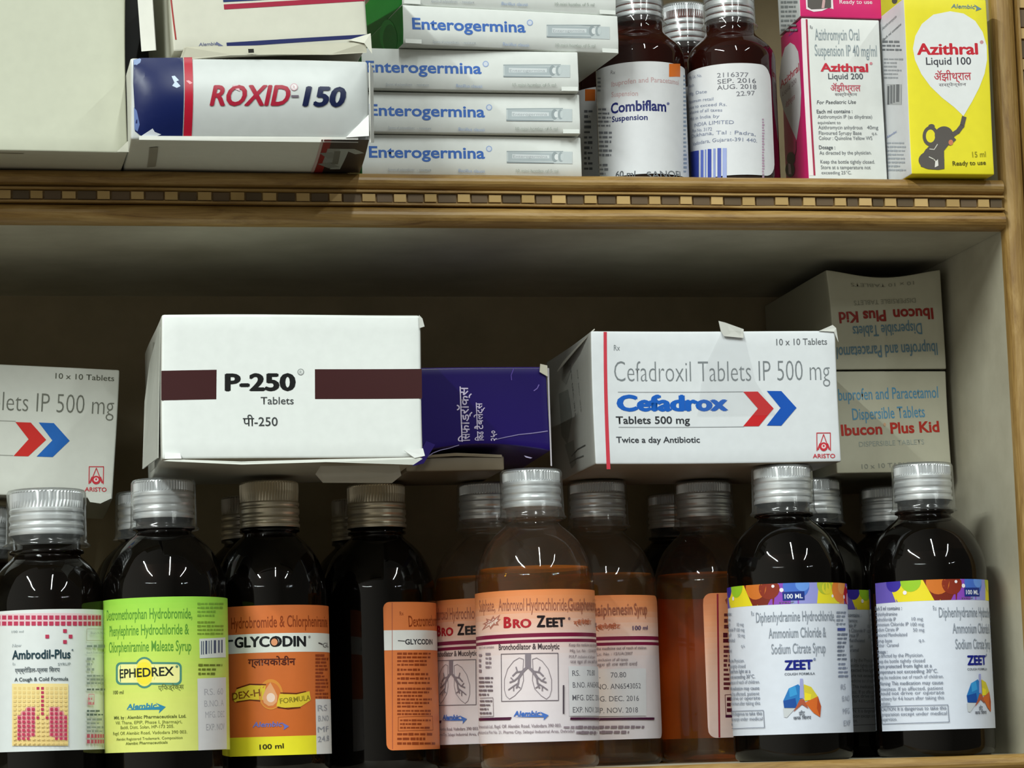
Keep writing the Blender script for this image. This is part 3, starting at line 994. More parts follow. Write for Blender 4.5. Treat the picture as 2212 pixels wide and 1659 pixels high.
BN = '1C2468'
small_bottle('brown bottle with a white label and orange square, beside the vial cartons', 1386, .030, [
    ('T', 'Rx', 1319, 160, 1329, 160, 8, '8A868C'),
    ('T', 'Ibuprofen and Paracetamol', 1321, 188, 1466, 184, 11, 'C9A6A8', .006), ('T', 'Suspension', 1321, 210, 1378, 207, 11, 'C9A6A8', .006),
    ('T', 'Combiflam', 1320, 246, 1439, 241, 22, BN, .028), ('E', 1443, 224, 3, 3, '6A6E96'), ('T', 'Suspension', 1322, 264, 1399, 259, 12, BN, .02),
    ('R', 1445, 138, 1469, 166, 'DE7326'), ('G', 1291, 165, 1298, 200, 4, .5, '8A8C92'), ('G', 1292, 232, 1320, 276, 5, .5, '7C7E86'), ('G', 1294, 282, 1322, 340, 6, .5, '7C7E86'), ('G', 1294, 352, 1314, 380, 3, .5, '7C7E86'),
    ('G', 1476, 160, 1483, 375, 24, .5, '8A9AB0'), ('T', '60 ml', 1330, 384, 1372, 383, 14, '55585E', .012), ('T', 'SANOFI', 1398, 386, 1470, 385, 15, '6A6E74', .004),
], -1.6, 1.75)
b = small_bottle('brown bottle with a barcode and printed dates, beside the pink carton', 1584, .030, [
    ('T', '2116377', 1549, 168, 1617, 167, 10, '77777F', .004), ('T', 'SEP. 2016', 1550, 182, 1633, 180, 10, '66666E', .004), ('T', 'AUG. 2018', 1549, 195, 1634, 193, 10, '66666E', .004), ('T', '22.97', 1591, 208, 1631, 206, 10, '77777F', .004),
    ('T', 'Mfg. Lic. No.', 1489, 172, 1516, 166, 7, '8088A0'), ('T', 'Batch', 1489, 190, 1499, 187, 7, '8088A0'), ('T', 'Mfg. Date', 1489, 208, 1527, 201, 7, '8088A0'), ('T', 'Maximum retail', 1489, 225, 1541, 217, 7, '8088A0'),
    ('T', 'price to exceed Rs.', 1489, 238, 1570, 229, 7, '8088A0'), ('T', 'inclusive of all taxes', 1490, 248, 1560, 241, 7, '8088A0'), ('T', 'Mfd in India by', 1491, 262, 1554, 254, 7, '8088A0'), ('T', 'INDIA LIMITED', 1500, 275, 1585, 268, 8, '8088A0'),
    ('T', 'Plot No. 3172', 1496, 287, 1538, 282, 7, '8088A0'), ('T', 'Dukhana, Tal : Padra,', 1495, 299, 1632, 294, 8, '8088A0'), ('T', 'Vadodara, Gujarat-391 440.', 1497, 316, 1635, 308, 8, '8088A0'),
    ('P', [(1488, 330), (1510, 325), (1510, 385), (1488, 388)], '2E3F9A'), ('R', 1514, 324, 1520, 385, '5A6CC0'), ('R', 1523, 323, 1526, 385, '8090D0'), ('R', 1529, 322, 1537, 385, '3A4CA8'), ('R', 1541, 321, 1546, 385, '8C9AD2'), ('R', 1550, 320, 1558, 385, '4A5AAE'), ('R', 1561, 320, 1570, 385, '9AA6D8'),
    ('G', 1646, 255, 1651, 385, 22, .6, 'B898B0'),
], -1.7, .76, rr=.006)
small_bottle('brown bottle in shade behind the vial cartons, orange square on its label', 1327, .0690, [('R', 1264, 193, 1286, 218, 'D8702A'), ('G', 1262, 235, 1280, 370, 12, .5, '6E7078')], -1.6, 1.6)
small_bottle('brown bottle behind and between the two front brown bottles', 1486, .0690, None, -1.5, 1.5)

# ================================================================== bottles on the lower shelf
ORA = 'E8793A'
def greek(x0, y0, x1, y1, n, col, fill=.5):
    return ('G', x0, y0, x1, y1, n, fill, col)

# --- white label with rows of red squares, far left
b = Bottle('dark bottle with red dotted squares on a white label, at the far left', 103, .030, .0218, 1060, cap_r=.0136, cup_r=.0150, cup_h=.0212, cap_h=.0165, top=.1090, shoulder=.0655, neck=.0840, rn=.0125, flare=.0011, level=.060)
a = Art()
cy = b.cyl()
t0, t1 = cy.inv(100, 1622)[1], cy.inv(103, 1316)[1]
sheet_base(a, -1.75 * b.R, 1.62 * b.R, t0, t1, [(0, 'DCE2E4'), (1, 'DFE3E2')])
it = []
MG = 'BE3A5A'
it.append(('R', -12, 1328, 219, 1353, 'E6C6CC'))
xx = -8
while xx < 217:
    w = 9.2 if xx < 150 else 9.2 - (xx - 150) * .075
    it += [('R', xx, 1329.5, xx + w, 1338.5, MG), ('R', xx, 1342.5, xx + w, 1351.5, MG)]
    xx += w * 1.38
for (x, y) in ((98, 1371), (136, 1359), (148, 1371), (136, 1382.5)):
    it.append(('R', x, y, x + 8, y + 8, MG))
it += [('T', '100 ml', 26, 1367, 51, 1366, 5, 'A0A8AC'), ('T', 'New', 27, 1398, 46, 1397, 7, 'A8B0B4', 0, .2), ('T', 'Ambrodil-Plus', 27, 1424, 152, 1422, 19, '1D3C48', .022), ('E', 156, 1404, 2, 2, '6A7A80'),
       ('T', 'Rx', 28, 1437, 34, 1437, 6, 'A0A8AC'), ('T', 'SYRUP', 125, 1438, 152, 1437, 6, '6C7A80'), ('T', 'एम्ब्रोडिल-प्लस सिरप', 33, 1453, 129, 1451, 9, '47525A', .008), ('T', 'A Cough & Cold Formula', 32, 1472, 147, 1470, 8, '2C3A42', .012),
       ('R', 27, 1477, 147, 1611, 'F2DC9A')]
X = lambda i: 30.5 + 9.75 * i
rows = {0: (5, 6), 1: (6,), 2: (6,), 3: (6,), 4: (6,), 5: (3, 4, 6, 8, 9), 6: (2, 3, 4, 6, 8, 9, 10), 7: (1, 2, 3, 4, 5, 7, 8, 9, 10, 11)}
for k in (8, 9, 10, 11):
    rows[k] = (1, 2, 3, 4, 8, 9, 10, 11)
rows[12] = (1, 2, 3, 9, 10, 11)
it += [('P', [(X(1) - 2, 1545), (X(3), 1527), (X(4) + 7, 1527), (X(4) + 7, 1590), (X(1) - 2, 1600)], 'EBA6A8'), ('P', [(X(8) - 2, 1527), (X(10), 1527), (X(11) + 7, 1547), (X(11) + 7, 1600), (X(8) - 2, 1590)], 'EBA6A8')]
for r in range(14):
    for i in range(12):
        y = 1484 + 9.05 * r
        on = i in rows.get(r, ())
        it.append(('R', X(i), y, X(i) + 6, y + 6, MG if on else 'E8CC86') if True else None)
it += [('L', [(184, 1359), (221, 1359), (221, 1384), (184, 1384), (184, 1359)], 1, 'A8A088'), ('T', 'Batch No.', 192, 1370, 221, 1370, 5, '9AA0A0'), greek(184, 1390, 221, 1402, 1, '8A9494'), ('T', 'Each 5 ml contains', 184, 1412, 222, 1412, 4, '8A9494'),
       greek(184, 1418, 200, 1452, 3, '9AA2A2'), greek(184, 1456, 220, 1480, 3, '8A9494'), greek(184, 1485, 221, 1494, 1, '6A7474'), ('L', [(188, 1500), (199, 1500), (199, 1522), (188, 1522), (188, 1500)], 1.5, 'D890A0'), greek(186, 1505, 199, 1524, 2, 'D07A8C'),
       greek(184, 1532, 222, 1548, 2, '566'[0] + '6A6A6A'[1:]), greek(184, 1550, 220, 1584, 4, '8A9494')]
xx = 184
while xx < 219:
    w = 6.2 - (xx - 184) * .1
    it += [('R', xx, 1586, xx + w, 1594, 'B85068'), ('R', xx, 1598, xx + w, 1606, 'B85068')]
    xx += w * 1.35
a.items(cy, it)
b.stick(a)

# --- lime green label
b = Bottle('dark bottle with a lime-green label and oval-topped logo', 358, .025, .0232, 1037, top=.1120, shoulder=.0690, neck=.0920)
a = Art()
cy = b.cyl()
t0, t1 = cy.inv(358, 1623)[1], cy.inv(358, 1289)[1]
sheet_base(a, -1.75 * b.R, 1.75 * b.R, t0, t1, [(0, 'DCE27C'), (.35, 'D6E070'), (.7, 'BCE05A'), (1, '9AD84A')])
GR = '5C9632'
EP = '4C8A78'
def pill(x0, y0, x1, y1, rx, ry, cx, grow, col):
    pts = []
    for (ax_, ay_, q) in ((x1 - rx, y0 + ry, 0), (x0 + rx, y0 + ry, 1), (x0 + rx, y1 - ry, 2), (x1 - rx, y1 - ry, 3)):
        for k in range(5):
            t = math.radians(90 * q + 22.5 * k)
            pts.append((ax_ + (rx + grow) * math.cos(t), ay_ - (ry + grow) * math.sin(t)))
    return ('P', pts, col)
it = [('T', 'Dextromethorphan Hydrobromide,', 231, 1341, 415, 1336, 23, GR, .012), ('T', 'Phenylephrine Hydrochloride &', 237, 1375, 408, 1370, 23, GR, .012), ('T', 'Chlorpheniramine Maleate Syrup', 236, 1410, 413, 1406, 23, GR, .012),
      ('E', 312, 1453, 24, 34, EP), pill(252, 1432, 391, 1478, 9, 9, 0, 1.5, EP), ('E', 312, 1453, 20, 29.5, 'F2E45A'), pill(255, 1435, 388, 1475, 8, 8, 0, 0, 'F0EC9C'), ('E', 312, 1454, 19, 24, 'F4E23C'),
      ('T', 'EPHEDREX', 259, 1465, 376, 1459, 19, '1C2620', .022), ('E', 382, 1440, 3, 3, '6A8A6A'), ('T', 'एफिड्रेक्स', 342, 1491, 397, 1488, 10, '5C6A30', .006), ('T', '100 ml', 245, 1500, 267, 1499, 8, '4A5228', .012),
      ('T', 'Alembic', 274, 1532, 338, 1529, 11, '2E86A8', .03, .2), ('P', [(272, 1534), (345, 1526), (336, 1518), (358, 1527), (343, 1541), (345, 1533)], '2E86A8'),
      ('T', 'Mfd. by : Alembic Pharmaceuticals Ltd.', 247, 1554, 402, 1550, 7, '55602A', .014), ('T', 'Vill. Thana, EPIP, Phase I, Jharmajri,', 250, 1565, 393, 1562, 7, '66702E'), ('T', 'Baddi, Distt. Solan, HP-173 205.', 261, 1575, 376, 1572, 7, '66702E'),
      ('T', 'Regd. Off. Alembic Road, Vadodara 390 003.', 245, 1588, 404, 1584, 7, '66702E'), ('T', 'Alembic Registered Trademark. Composition', 252, 1600, 394, 1596, 6, '66702E'), ('T', 'Alembic Pharmaceuticals', 272, 1609, 362, 1606, 6, '66702E', .01),
      greek(426, 1300, 482, 1334, 4, '7AA83C'), greek(426, 1340, 482, 1373, 4, '7E9E34'), ('P', [(430, 1380), (486, 1377), (487, 1420), (431, 1422)], 'DEE2DC'),
      ('R', 434, 1385, 436, 1414, '46506A'), ('R', 438, 1385, 440, 1414, '46506A'), ('R', 443, 1384, 447, 1413, '46506A'), ('R', 450, 1384, 452, 1412, '5A6478'), ('R', 455, 1383, 457, 1412, '46506A'), ('R', 461, 1383, 466, 1411, '46506A'), ('R', 470, 1383, 474, 1410, '5A6478'), ('R', 477, 1382, 480, 1410, '46506A'),
      greek(428, 1432, 482, 1460, 3, '6E7A2A'), ('P', [(426, 1466), (487, 1463), (489, 1618), (428, 1621)], 'DAD8DA'),
      ('T', 'RS. 60', 441, 1502, 481, 1500, 14, 'B2B0B6'), ('T', 'B.NO. A', 441, 1527, 482, 1525, 14, 'B2B0B6'), ('T', 'MFG. DEC', 443, 1551, 484, 1549, 14, 'B2B0B6'), ('T', 'EXP. NOV', 445, 1578, 484, 1576, 14, 'A8A6AC')]
a.items(cy, it)
b.stick(a)

# --- orange labels with a white band
def glyc_rows(lo, hi):
    return [(0, 'D9702C'), (1, 'D9702C')]
OB, OT = 'D06A2A', '8E3C14'
g1 = Bottle('dark bottle with an orange label, white band and yellow foot, cap uncovered', 588, .050, .0220, 1047, cup=False, cap_r=.0114, cap_h=.0178, top=.1130, shoulder=.0680, neck=.0925, alu='alu_warm', group='bottles with orange white-banded labels')
a = Art()
cy = g1.cyl()
t0, t1 = cy.inv(588, 1632)[1], cy.inv(588, 1307)[1]
R = g1.R
sheet_base(a, -1.75 * R, 1.75 * R, t0, t1, [(0, OB), (1, 'D4723A')])
Hd = (t1 - t0)
tw = lambda y: cy.inv(588, y)[1]
a.add([(-1.75 * R, tw(1409)), (1.75 * R, tw(1409)), (1.75 * R, tw(1368)), (-1.75 * R, tw(1368))], 'E2E6E0')
sx = cy.inv(681, 1500)[0]
a.add([(-1.75 * R, t0), (sx, t0), (sx, tw(1591)), (-1.75 * R, tw(1591))], 'EDE42E')
a.add([(sx, t0), (1.75 * R, t0), (1.75 * R, tw(1512)), (sx, tw(1512))], 'DEDEE0')
a.items(cy, [
    ('T', 'Hydrobromide & Chlorpheniramine', 500, 1359, 707, 1355, 25, OT, .01),
    ('T', 'GLYCODIN', 507, 1399, 661, 1396, 22, '16181C', .045), ('E', 592.5, 1387, 9.5, 10.5, '241410'), ('E', 592.5, 1387, 7, 7.5, 'E29A70'), ('E', 668, 1376, 2.5, 3, '8A8A8A'), ('L', [(489, 1385), (503, 1384)], 4, '2A3434'), ('L', [(688, 1389), (696, 1392)], 3, '4A4A4A'), ('T', 'GL', 697, 1399, 709, 1398, 10, '7A7A7A', .02),
    ('T', 'ग्लायकोडीन', 536, 1438, 638, 1436, 15, '4E180A', .02),
    ('E', 585, 1500, 26, 33, 'E0923C'), ('E', 585, 1502, 22, 28, 'D8793A'),
    ('P', [(502, 1508), (512, 1489), (540, 1480), (574, 1481), (570, 1512), (540, 1511), (508, 1517)], 'E2C83A'), ('L', [(512, 1487), (540, 1478), (574, 1479)], 2.6, '5E240C'), ('L', [(512, 1516), (540, 1512), (562, 1514)], 2.2, '5E240C'),
    ('P', [(597, 1525), (604, 1499), (640, 1500), (668, 1493), (671, 1512), (648, 1527), (612, 1529)], 'E2C83A'), ('L', [(606, 1497), (640, 1498), (660, 1494)], 2.2, '5E240C'), ('L', [(600, 1528), (622, 1531), (648, 1528)], 2.4, '5E240C'),
    ('T', 'DEX-H', 503, 1512, 563, 1503, 15, '7E4A14', .014), ('T', 'FORMULA', 605, 1520, 670, 1512, 11, '8A7A1C', .014),
    ('P', [(584, 1474), (592, 1488), (599, 1503), (598, 1516), (590, 1524), (580, 1525), (570, 1518), (567, 1506), (574, 1489)], 'E8A878'), ('E', 585, 1507, 9, 10, 'F4D8C8'),
    ('T', 'Alembic', 546, 1571, 608, 1569, 11, '6A74C4', .02, .2), ('P', [(608, 1560), (624, 1569), (612, 1577), (614, 1570)], '6A74C4'),
    ('T', '100 ml', 561, 1619, 613, 1616, 10.5, '2C2A08', .02),
    greek(681, 1412, 708, 1510, 13, '8E3A14', .55), ('T', 'RS', 686, 1536, 706, 1535, 13, 'A8AAB4'), ('T', 'B.NO', 687, 1558, 709, 1557, 12, 'A8AAB4'), ('T', 'MF', 686, 1582, 709, 1580, 12, '9A9CA8'), ('T', '24.8', 686, 1603, 710, 1600, 12, '9A9CA8'),
])
g1.stick(a)

g2 = Bottle('dark bottle turned so its orange white-banded label shows only at right', 821, .0760, .0228, 1047, cup=False, cap_r=.0116, cap_h=.0172, top=.1138, shoulder=.0690, neck=.0930, alu='alu_warm', group='bottles with orange white-banded labels')
a = Art()
cy = g2.cyl()
t0, t1 = cy.inv(880, 1620)[1], cy.inv(880, 1300)[1]
R = g2.R
sL = cy.inv(831, 1450)[0]
sheet_base(a, sL, sL + 4.0 * R, t0, t1, [(0, 'DB7C44'), (1, 'DB7C44')], round_left=.0025)
tw = lambda y: cy.inv(880, y)[1]
a.add([(sL, tw(1404)), (sL + 4 * R, tw(1404)), (sL + 4 * R, tw(1361)), (sL, tw(1361))], 'E0E2E0')
a.items(cy, [
    ('L', [(847, 1302), (848, 1618)], 1.2, 'A05040'), ('T', 'Rx', 864, 1330, 872, 1329, 9, OT), ('T', 'Dextromethorphan', 883, 1354, 948, 1352, 24, OT, .01),
    ('L', [(860, 1384), (874, 1385)], 2.2, '4A4A4A'), ('T', 'GLYCODIN', 875, 1392, 934, 1392, 11, '2A2C34', .03),
    greek(858, 1408, 930, 1440, 4, OT, .55), greek(858, 1442, 928, 1480, 4, OT, .5), greek(858, 1484, 936, 1530, 6, OT, .55), greek(858, 1532, 930, 1546, 2, OT, .55),
    ('L', [(860, 1549), (934, 1547), (935, 1577), (860, 1579), (860, 1549)], 1, OT), greek(864, 1552, 930, 1576, 3, OT, .5), greek(858, 1581, 944, 1611, 3, OT, .55),
])
g2.stick(a)

# --- clear bottles of orange syrup
CR = '7A143C'
def bro(label, ax, Y, turn, R=.0230, **kw):
    b = Bottle(label, ax, Y, R, 1010, top=.1147, glass='clear', fill='orange', level=.0765, shoulder=.0700, neck=.0935, group='clear bottles of orange syrup', **kw)
    return b
f = bro('clear bottle of orange syrup in front, its pink-white label facing forward', 1160, .030, 0)
rb = bro('clear orange-syrup bottle behind, its label end with printed dates at right', 1303, .0810, 0)
lb = bro('clear orange-syrup bottle behind, between the orange label and the front syrup bottle', 1062, .0815, 0)
ob = bro('clear orange-syrup bottle whose bare side faces forward', 1534, .0870, 0, R=.0222)
LC, LE = math.radians(-150), math.radians(114)
def bro_art(R):
    a = Art()
    c = f.cyl()
    t0, t1 = c.inv(1160, 1603)[1], c.inv(1160, 1273)[1]
    s0, s1 = LC * f.R, LE * f.R
    sheet_base(a, s0, s1, t0, t1, [(0, 'E4DCE2'), (.55, 'E2D4D6'), (.78, 'E8BCA8'), (.9, 'E89868'), (1, 'E88A50')], .0035, .0035)
    tw = lambda y: c.inv(1160, y)[1]
    for (y0, y1) in ((1367.5, 1376), (1381, 1388)):
        a.add([(s0, tw(y1)), (s1, tw(y1)), (s1, tw(y0)), (s0, tw(y0))], CR)
    TB = 'A0604A'
    it = [('T', 'Sulphate,', 1036, 1322, 1070, 1320, 26, TB, .008), ('T', 'Ambroxol', 1077, 1320, 1132, 1319, 27, TB, .008), ('T', 'Hydrochloride,', 1137, 1319, 1227, 1319, 27, TB, .008),
          ('P', [(1041, 1362), (1049, 1350), (1043, 1348), (1052, 1343), (1050, 1336), (1060, 1339), (1066, 1330), (1069, 1336), (1081, 1327), (1077, 1337), (1082, 1338), (1075, 1345), (1078, 1351), (1067, 1351), (1060, 1360), (1057, 1353)], 'B07060'),
          ('P', [(1047, 1357), (1053, 1350), (1049, 1347), (1056, 1343), (1055, 1340), (1062, 1342), (1066, 1336), (1069, 1340), (1076, 1333), (1073, 1339), (1077, 1340), (1071, 1345), (1072, 1348), (1065, 1348), (1059, 1355), (1058, 1350)], 'E6CCBE'), ('T', 'New', 1053, 1351, 1070, 1341, 6, 'A04038', .01),
          ('T', 'B', 1088, 1356, 1105, 1356, 23, 'B01826', .05), ('T', 'RO', 1108, 1356, 1148, 1355, 18, 'B01826', .05), ('T', 'Z', 1159, 1354, 1178, 1354, 24, '1E1216', .05), ('T', 'EET', 1180, 1354, 1221, 1353, 19, '1E1216', .05), ('E', 1229, 1336, 2.5, 3, '7A5A58'),
          ('T', 'ब्रो ज़ीट', 1239, 1350, 1272, 1349, 9, 'C06A48', .01),
          ('T', 'Bronchodilator & Mucolytic', 1078, 1404, 1208, 1402, 12.5, '4A3C42', .012),
          ('L', [(1083, 1413), (1205, 1411), (1206, 1513), (1084, 1515), (1083, 1413)], 1.6, '6E646C')]
    GL = '877C84'
    def lobe(m):
        return [((1140.6 + (x - 1140.6) * m), y) for x, y in ((1131, 1424), (1122, 1421), (1110, 1428), (1097, 1445), (1090, 1468), (1090, 1490), (1094, 1504), (1101, 1510), (1112, 1503), (1126, 1488), (1131, 1470), (1130, 1445), (1131, 1424))]
    it += [('R', 1134.5, 1412, 1147, 1440, GL), ('L', lobe(1), 1.2, GL), ('L', lobe(-1), 1.2, GL)]
    for m in (1, -1):
        q = lambda x, y: (1140.6 + (x - 1140.6) * m, y)
        it += [('L', [q(1140, 1440), q(1130, 1450), q(1122, 1462)], 6, GL), ('L', [q(1130, 1450), q(1116, 1452), q(1108, 1460)], 3.4, GL), ('L', [q(1118, 1451), q(1115, 1441)], 2.6, GL), ('L', [q(1122, 1461), q(1112, 1470), q(1102, 1474)], 3.4, GL),
               ('L', [q(1122, 1462), q(1120, 1476), q(1116, 1486)], 3.6, GL), ('L', [q(1119, 1476), q(1107, 1484), q(1099, 1490)], 2.8, GL), ('L', [q(1110, 1482), q(1110, 1492)], 2.4, GL), ('L', [q(1110, 1470), q(1104, 1464)], 2.4, GL), ('L', [q(1118, 1482), q(1124, 1486)], 2.4, GL)]
    it += [('T', 'Each 5 ml contains', 1036, 1402, 1068, 1400, 6, '7A6A72'), greek(1036, 1410, 1042, 1455, 4, '8A7A82'), greek(1050, 1408, 1062, 1446, 4, '8A7A82'), greek(1036, 1460, 1066, 1505, 5, '74666E'), ('L', [(1038, 1508), (1066, 1507), (1067, 1547), (1038, 1548)], 1.2, '8A7A82'), greek(1038, 1510, 1064, 1545, 4, '74666E'),
           ('R', 1215, 1480, 1218.5, 1542, '5A5058'), ('P', [(1036, 1551), (1106, 1549), (1103, 1555), (1036, 1557)], '4A1638'),
           ('T', 'Alembic', 1110, 1547, 1166, 1546, 11, '3A6AC0', .03, .2), ('P', [(1108, 1549), (1172, 1545), (1166, 1537), (1185, 1545), (1174, 1556), (1175, 1549)], '4A74C4'),
           ('T', 'Pharmaceuticals Ltd., Regd. Off. Alembic Road, Vadodara 390 003.', 1036, 1573, 1212, 1570, 7, '8A7A84', .008), ('T', 'Manufactured at Plot No. 21, Pharma City, Selaqui Industrial Area, Dehradun', 1036, 1585, 1240, 1582, 6.5, '8A7A84', .006),
           greek(1217, 1568, 1276, 1574, 1, '9A8A94', .8), greek(1244, 1579, 1278, 1586, 1, '9A8A94', .8)]
    a.items(f.cyl(), it)
    # right end of the label, read on the bottle behind it
    D = math.radians(-48)
    rt = [('T', 'Guaiphenesin', 1268, 1331, 1366, 1327, 25, TB, .008), ('T', 'Syrup', 1370, 1328, 1397, 1327, 25, TB, .008), ('T', 'ब्रो ज़ीट', 1292, 1358, 1340, 1357, 9, 'C06A48', .01), ('T', '100 ml', 1366, 1361, 1398, 1360, 9, '4A3A66', .012),
          ('T', 'Keep the medicine out of reach of children.', 1270, 1405, 1396, 1402, 6, '7A6A72', .006), ('T', 'Mfg. Lic. No. : 12/UA/2007', 1272, 1417, 1366, 1414, 6, '7A6A72'), ('T', 'M.R.P. inclusive of all taxes', 1270, 1429, 1356, 1427, 6, '7A6A72'), ('T', 'जब खुश हो तब खाये दवाई', 1272, 1440, 1376, 1437, 6, '7A6A72'),
          ('P', [(1268, 1446), (1394, 1444), (1395, 1546), (1270, 1548)], 'DEDCE0'),
          ('T', 'RS.', 1277, 1466, 1297, 1465, 11.5, '6A6870', .004), ('T', '70.80', 1319, 1464, 1352, 1463, 11.5, '6A6870', .004), ('T', 'B.NO. AN6543052', 1278, 1490, 1383, 1487, 11.5, '6A6870', .004), ('T', 'MFG. DEC. 2016', 1277, 1516, 1379, 1514, 11.5, '6A6870', .004), ('T', 'EXP. NOV. 2018', 1278, 1541, 1377, 1539, 11.5, '6A6870', .004),
          ('P', [(1272, 1551), (1412, 1550), (1412, 1555), (1272, 1556)], '4A1638'), greek(1292, 1567, 1404, 1574, 1, '8A7A84', .8), greek(1292, 1578, 1362, 1585, 1, '8A7A84', .8)]
    a.items(rb.cyl(D), rt)
    return a
f.stick(bro_art(f.R))
rb.stick(bro_art(rb.R), math.radians(-48))
lb.stick(bro_art(lb.R), math.radians(-34.6))
# the bare-sided bottle: the label starts at its right and runs round the back
a = Art()
cy = ob.cyl()
t0, t1 = cy.inv(1545, 1594)[1], cy.inv(1545, 1281)[1]
sL = cy.inv(1524, 1440)[0]
sheet_base(a, sL, sL + 4.6 * ob.R, t0, t1, [(0, 'E4CCC6'), (.45, 'E6BCA8'), (.8, 'E89C70'), (1, 'E88A58')], .0035, .0035)
a.items(cy, [('L', [(1550, 1284), (1554, 1592)], 4, '9A2838'), ('P', [(1566, 1296), (1572, 1290), (1570, 1306)], '9A4A38'), greek(1564, 1322, 1590, 1360, 3, '6A2A28', .6), greek(1562, 1366, 1590, 1390, 2, '5A1420', .8), greek(1563, 1392, 1590, 1492, 10, '6A2A30', .6),
             ('L', [(1566, 1501), (1592, 1500)], 1.3, '6A2A30'), ('L', [(1566, 1501), (1568, 1545)], 1.3, '6A2A30'), greek(1570, 1504, 1592, 1540, 3, '5A1C28', .6), ('R', 1567, 1544, 1596, 1550, '4A1030')])
ob.stick(a)

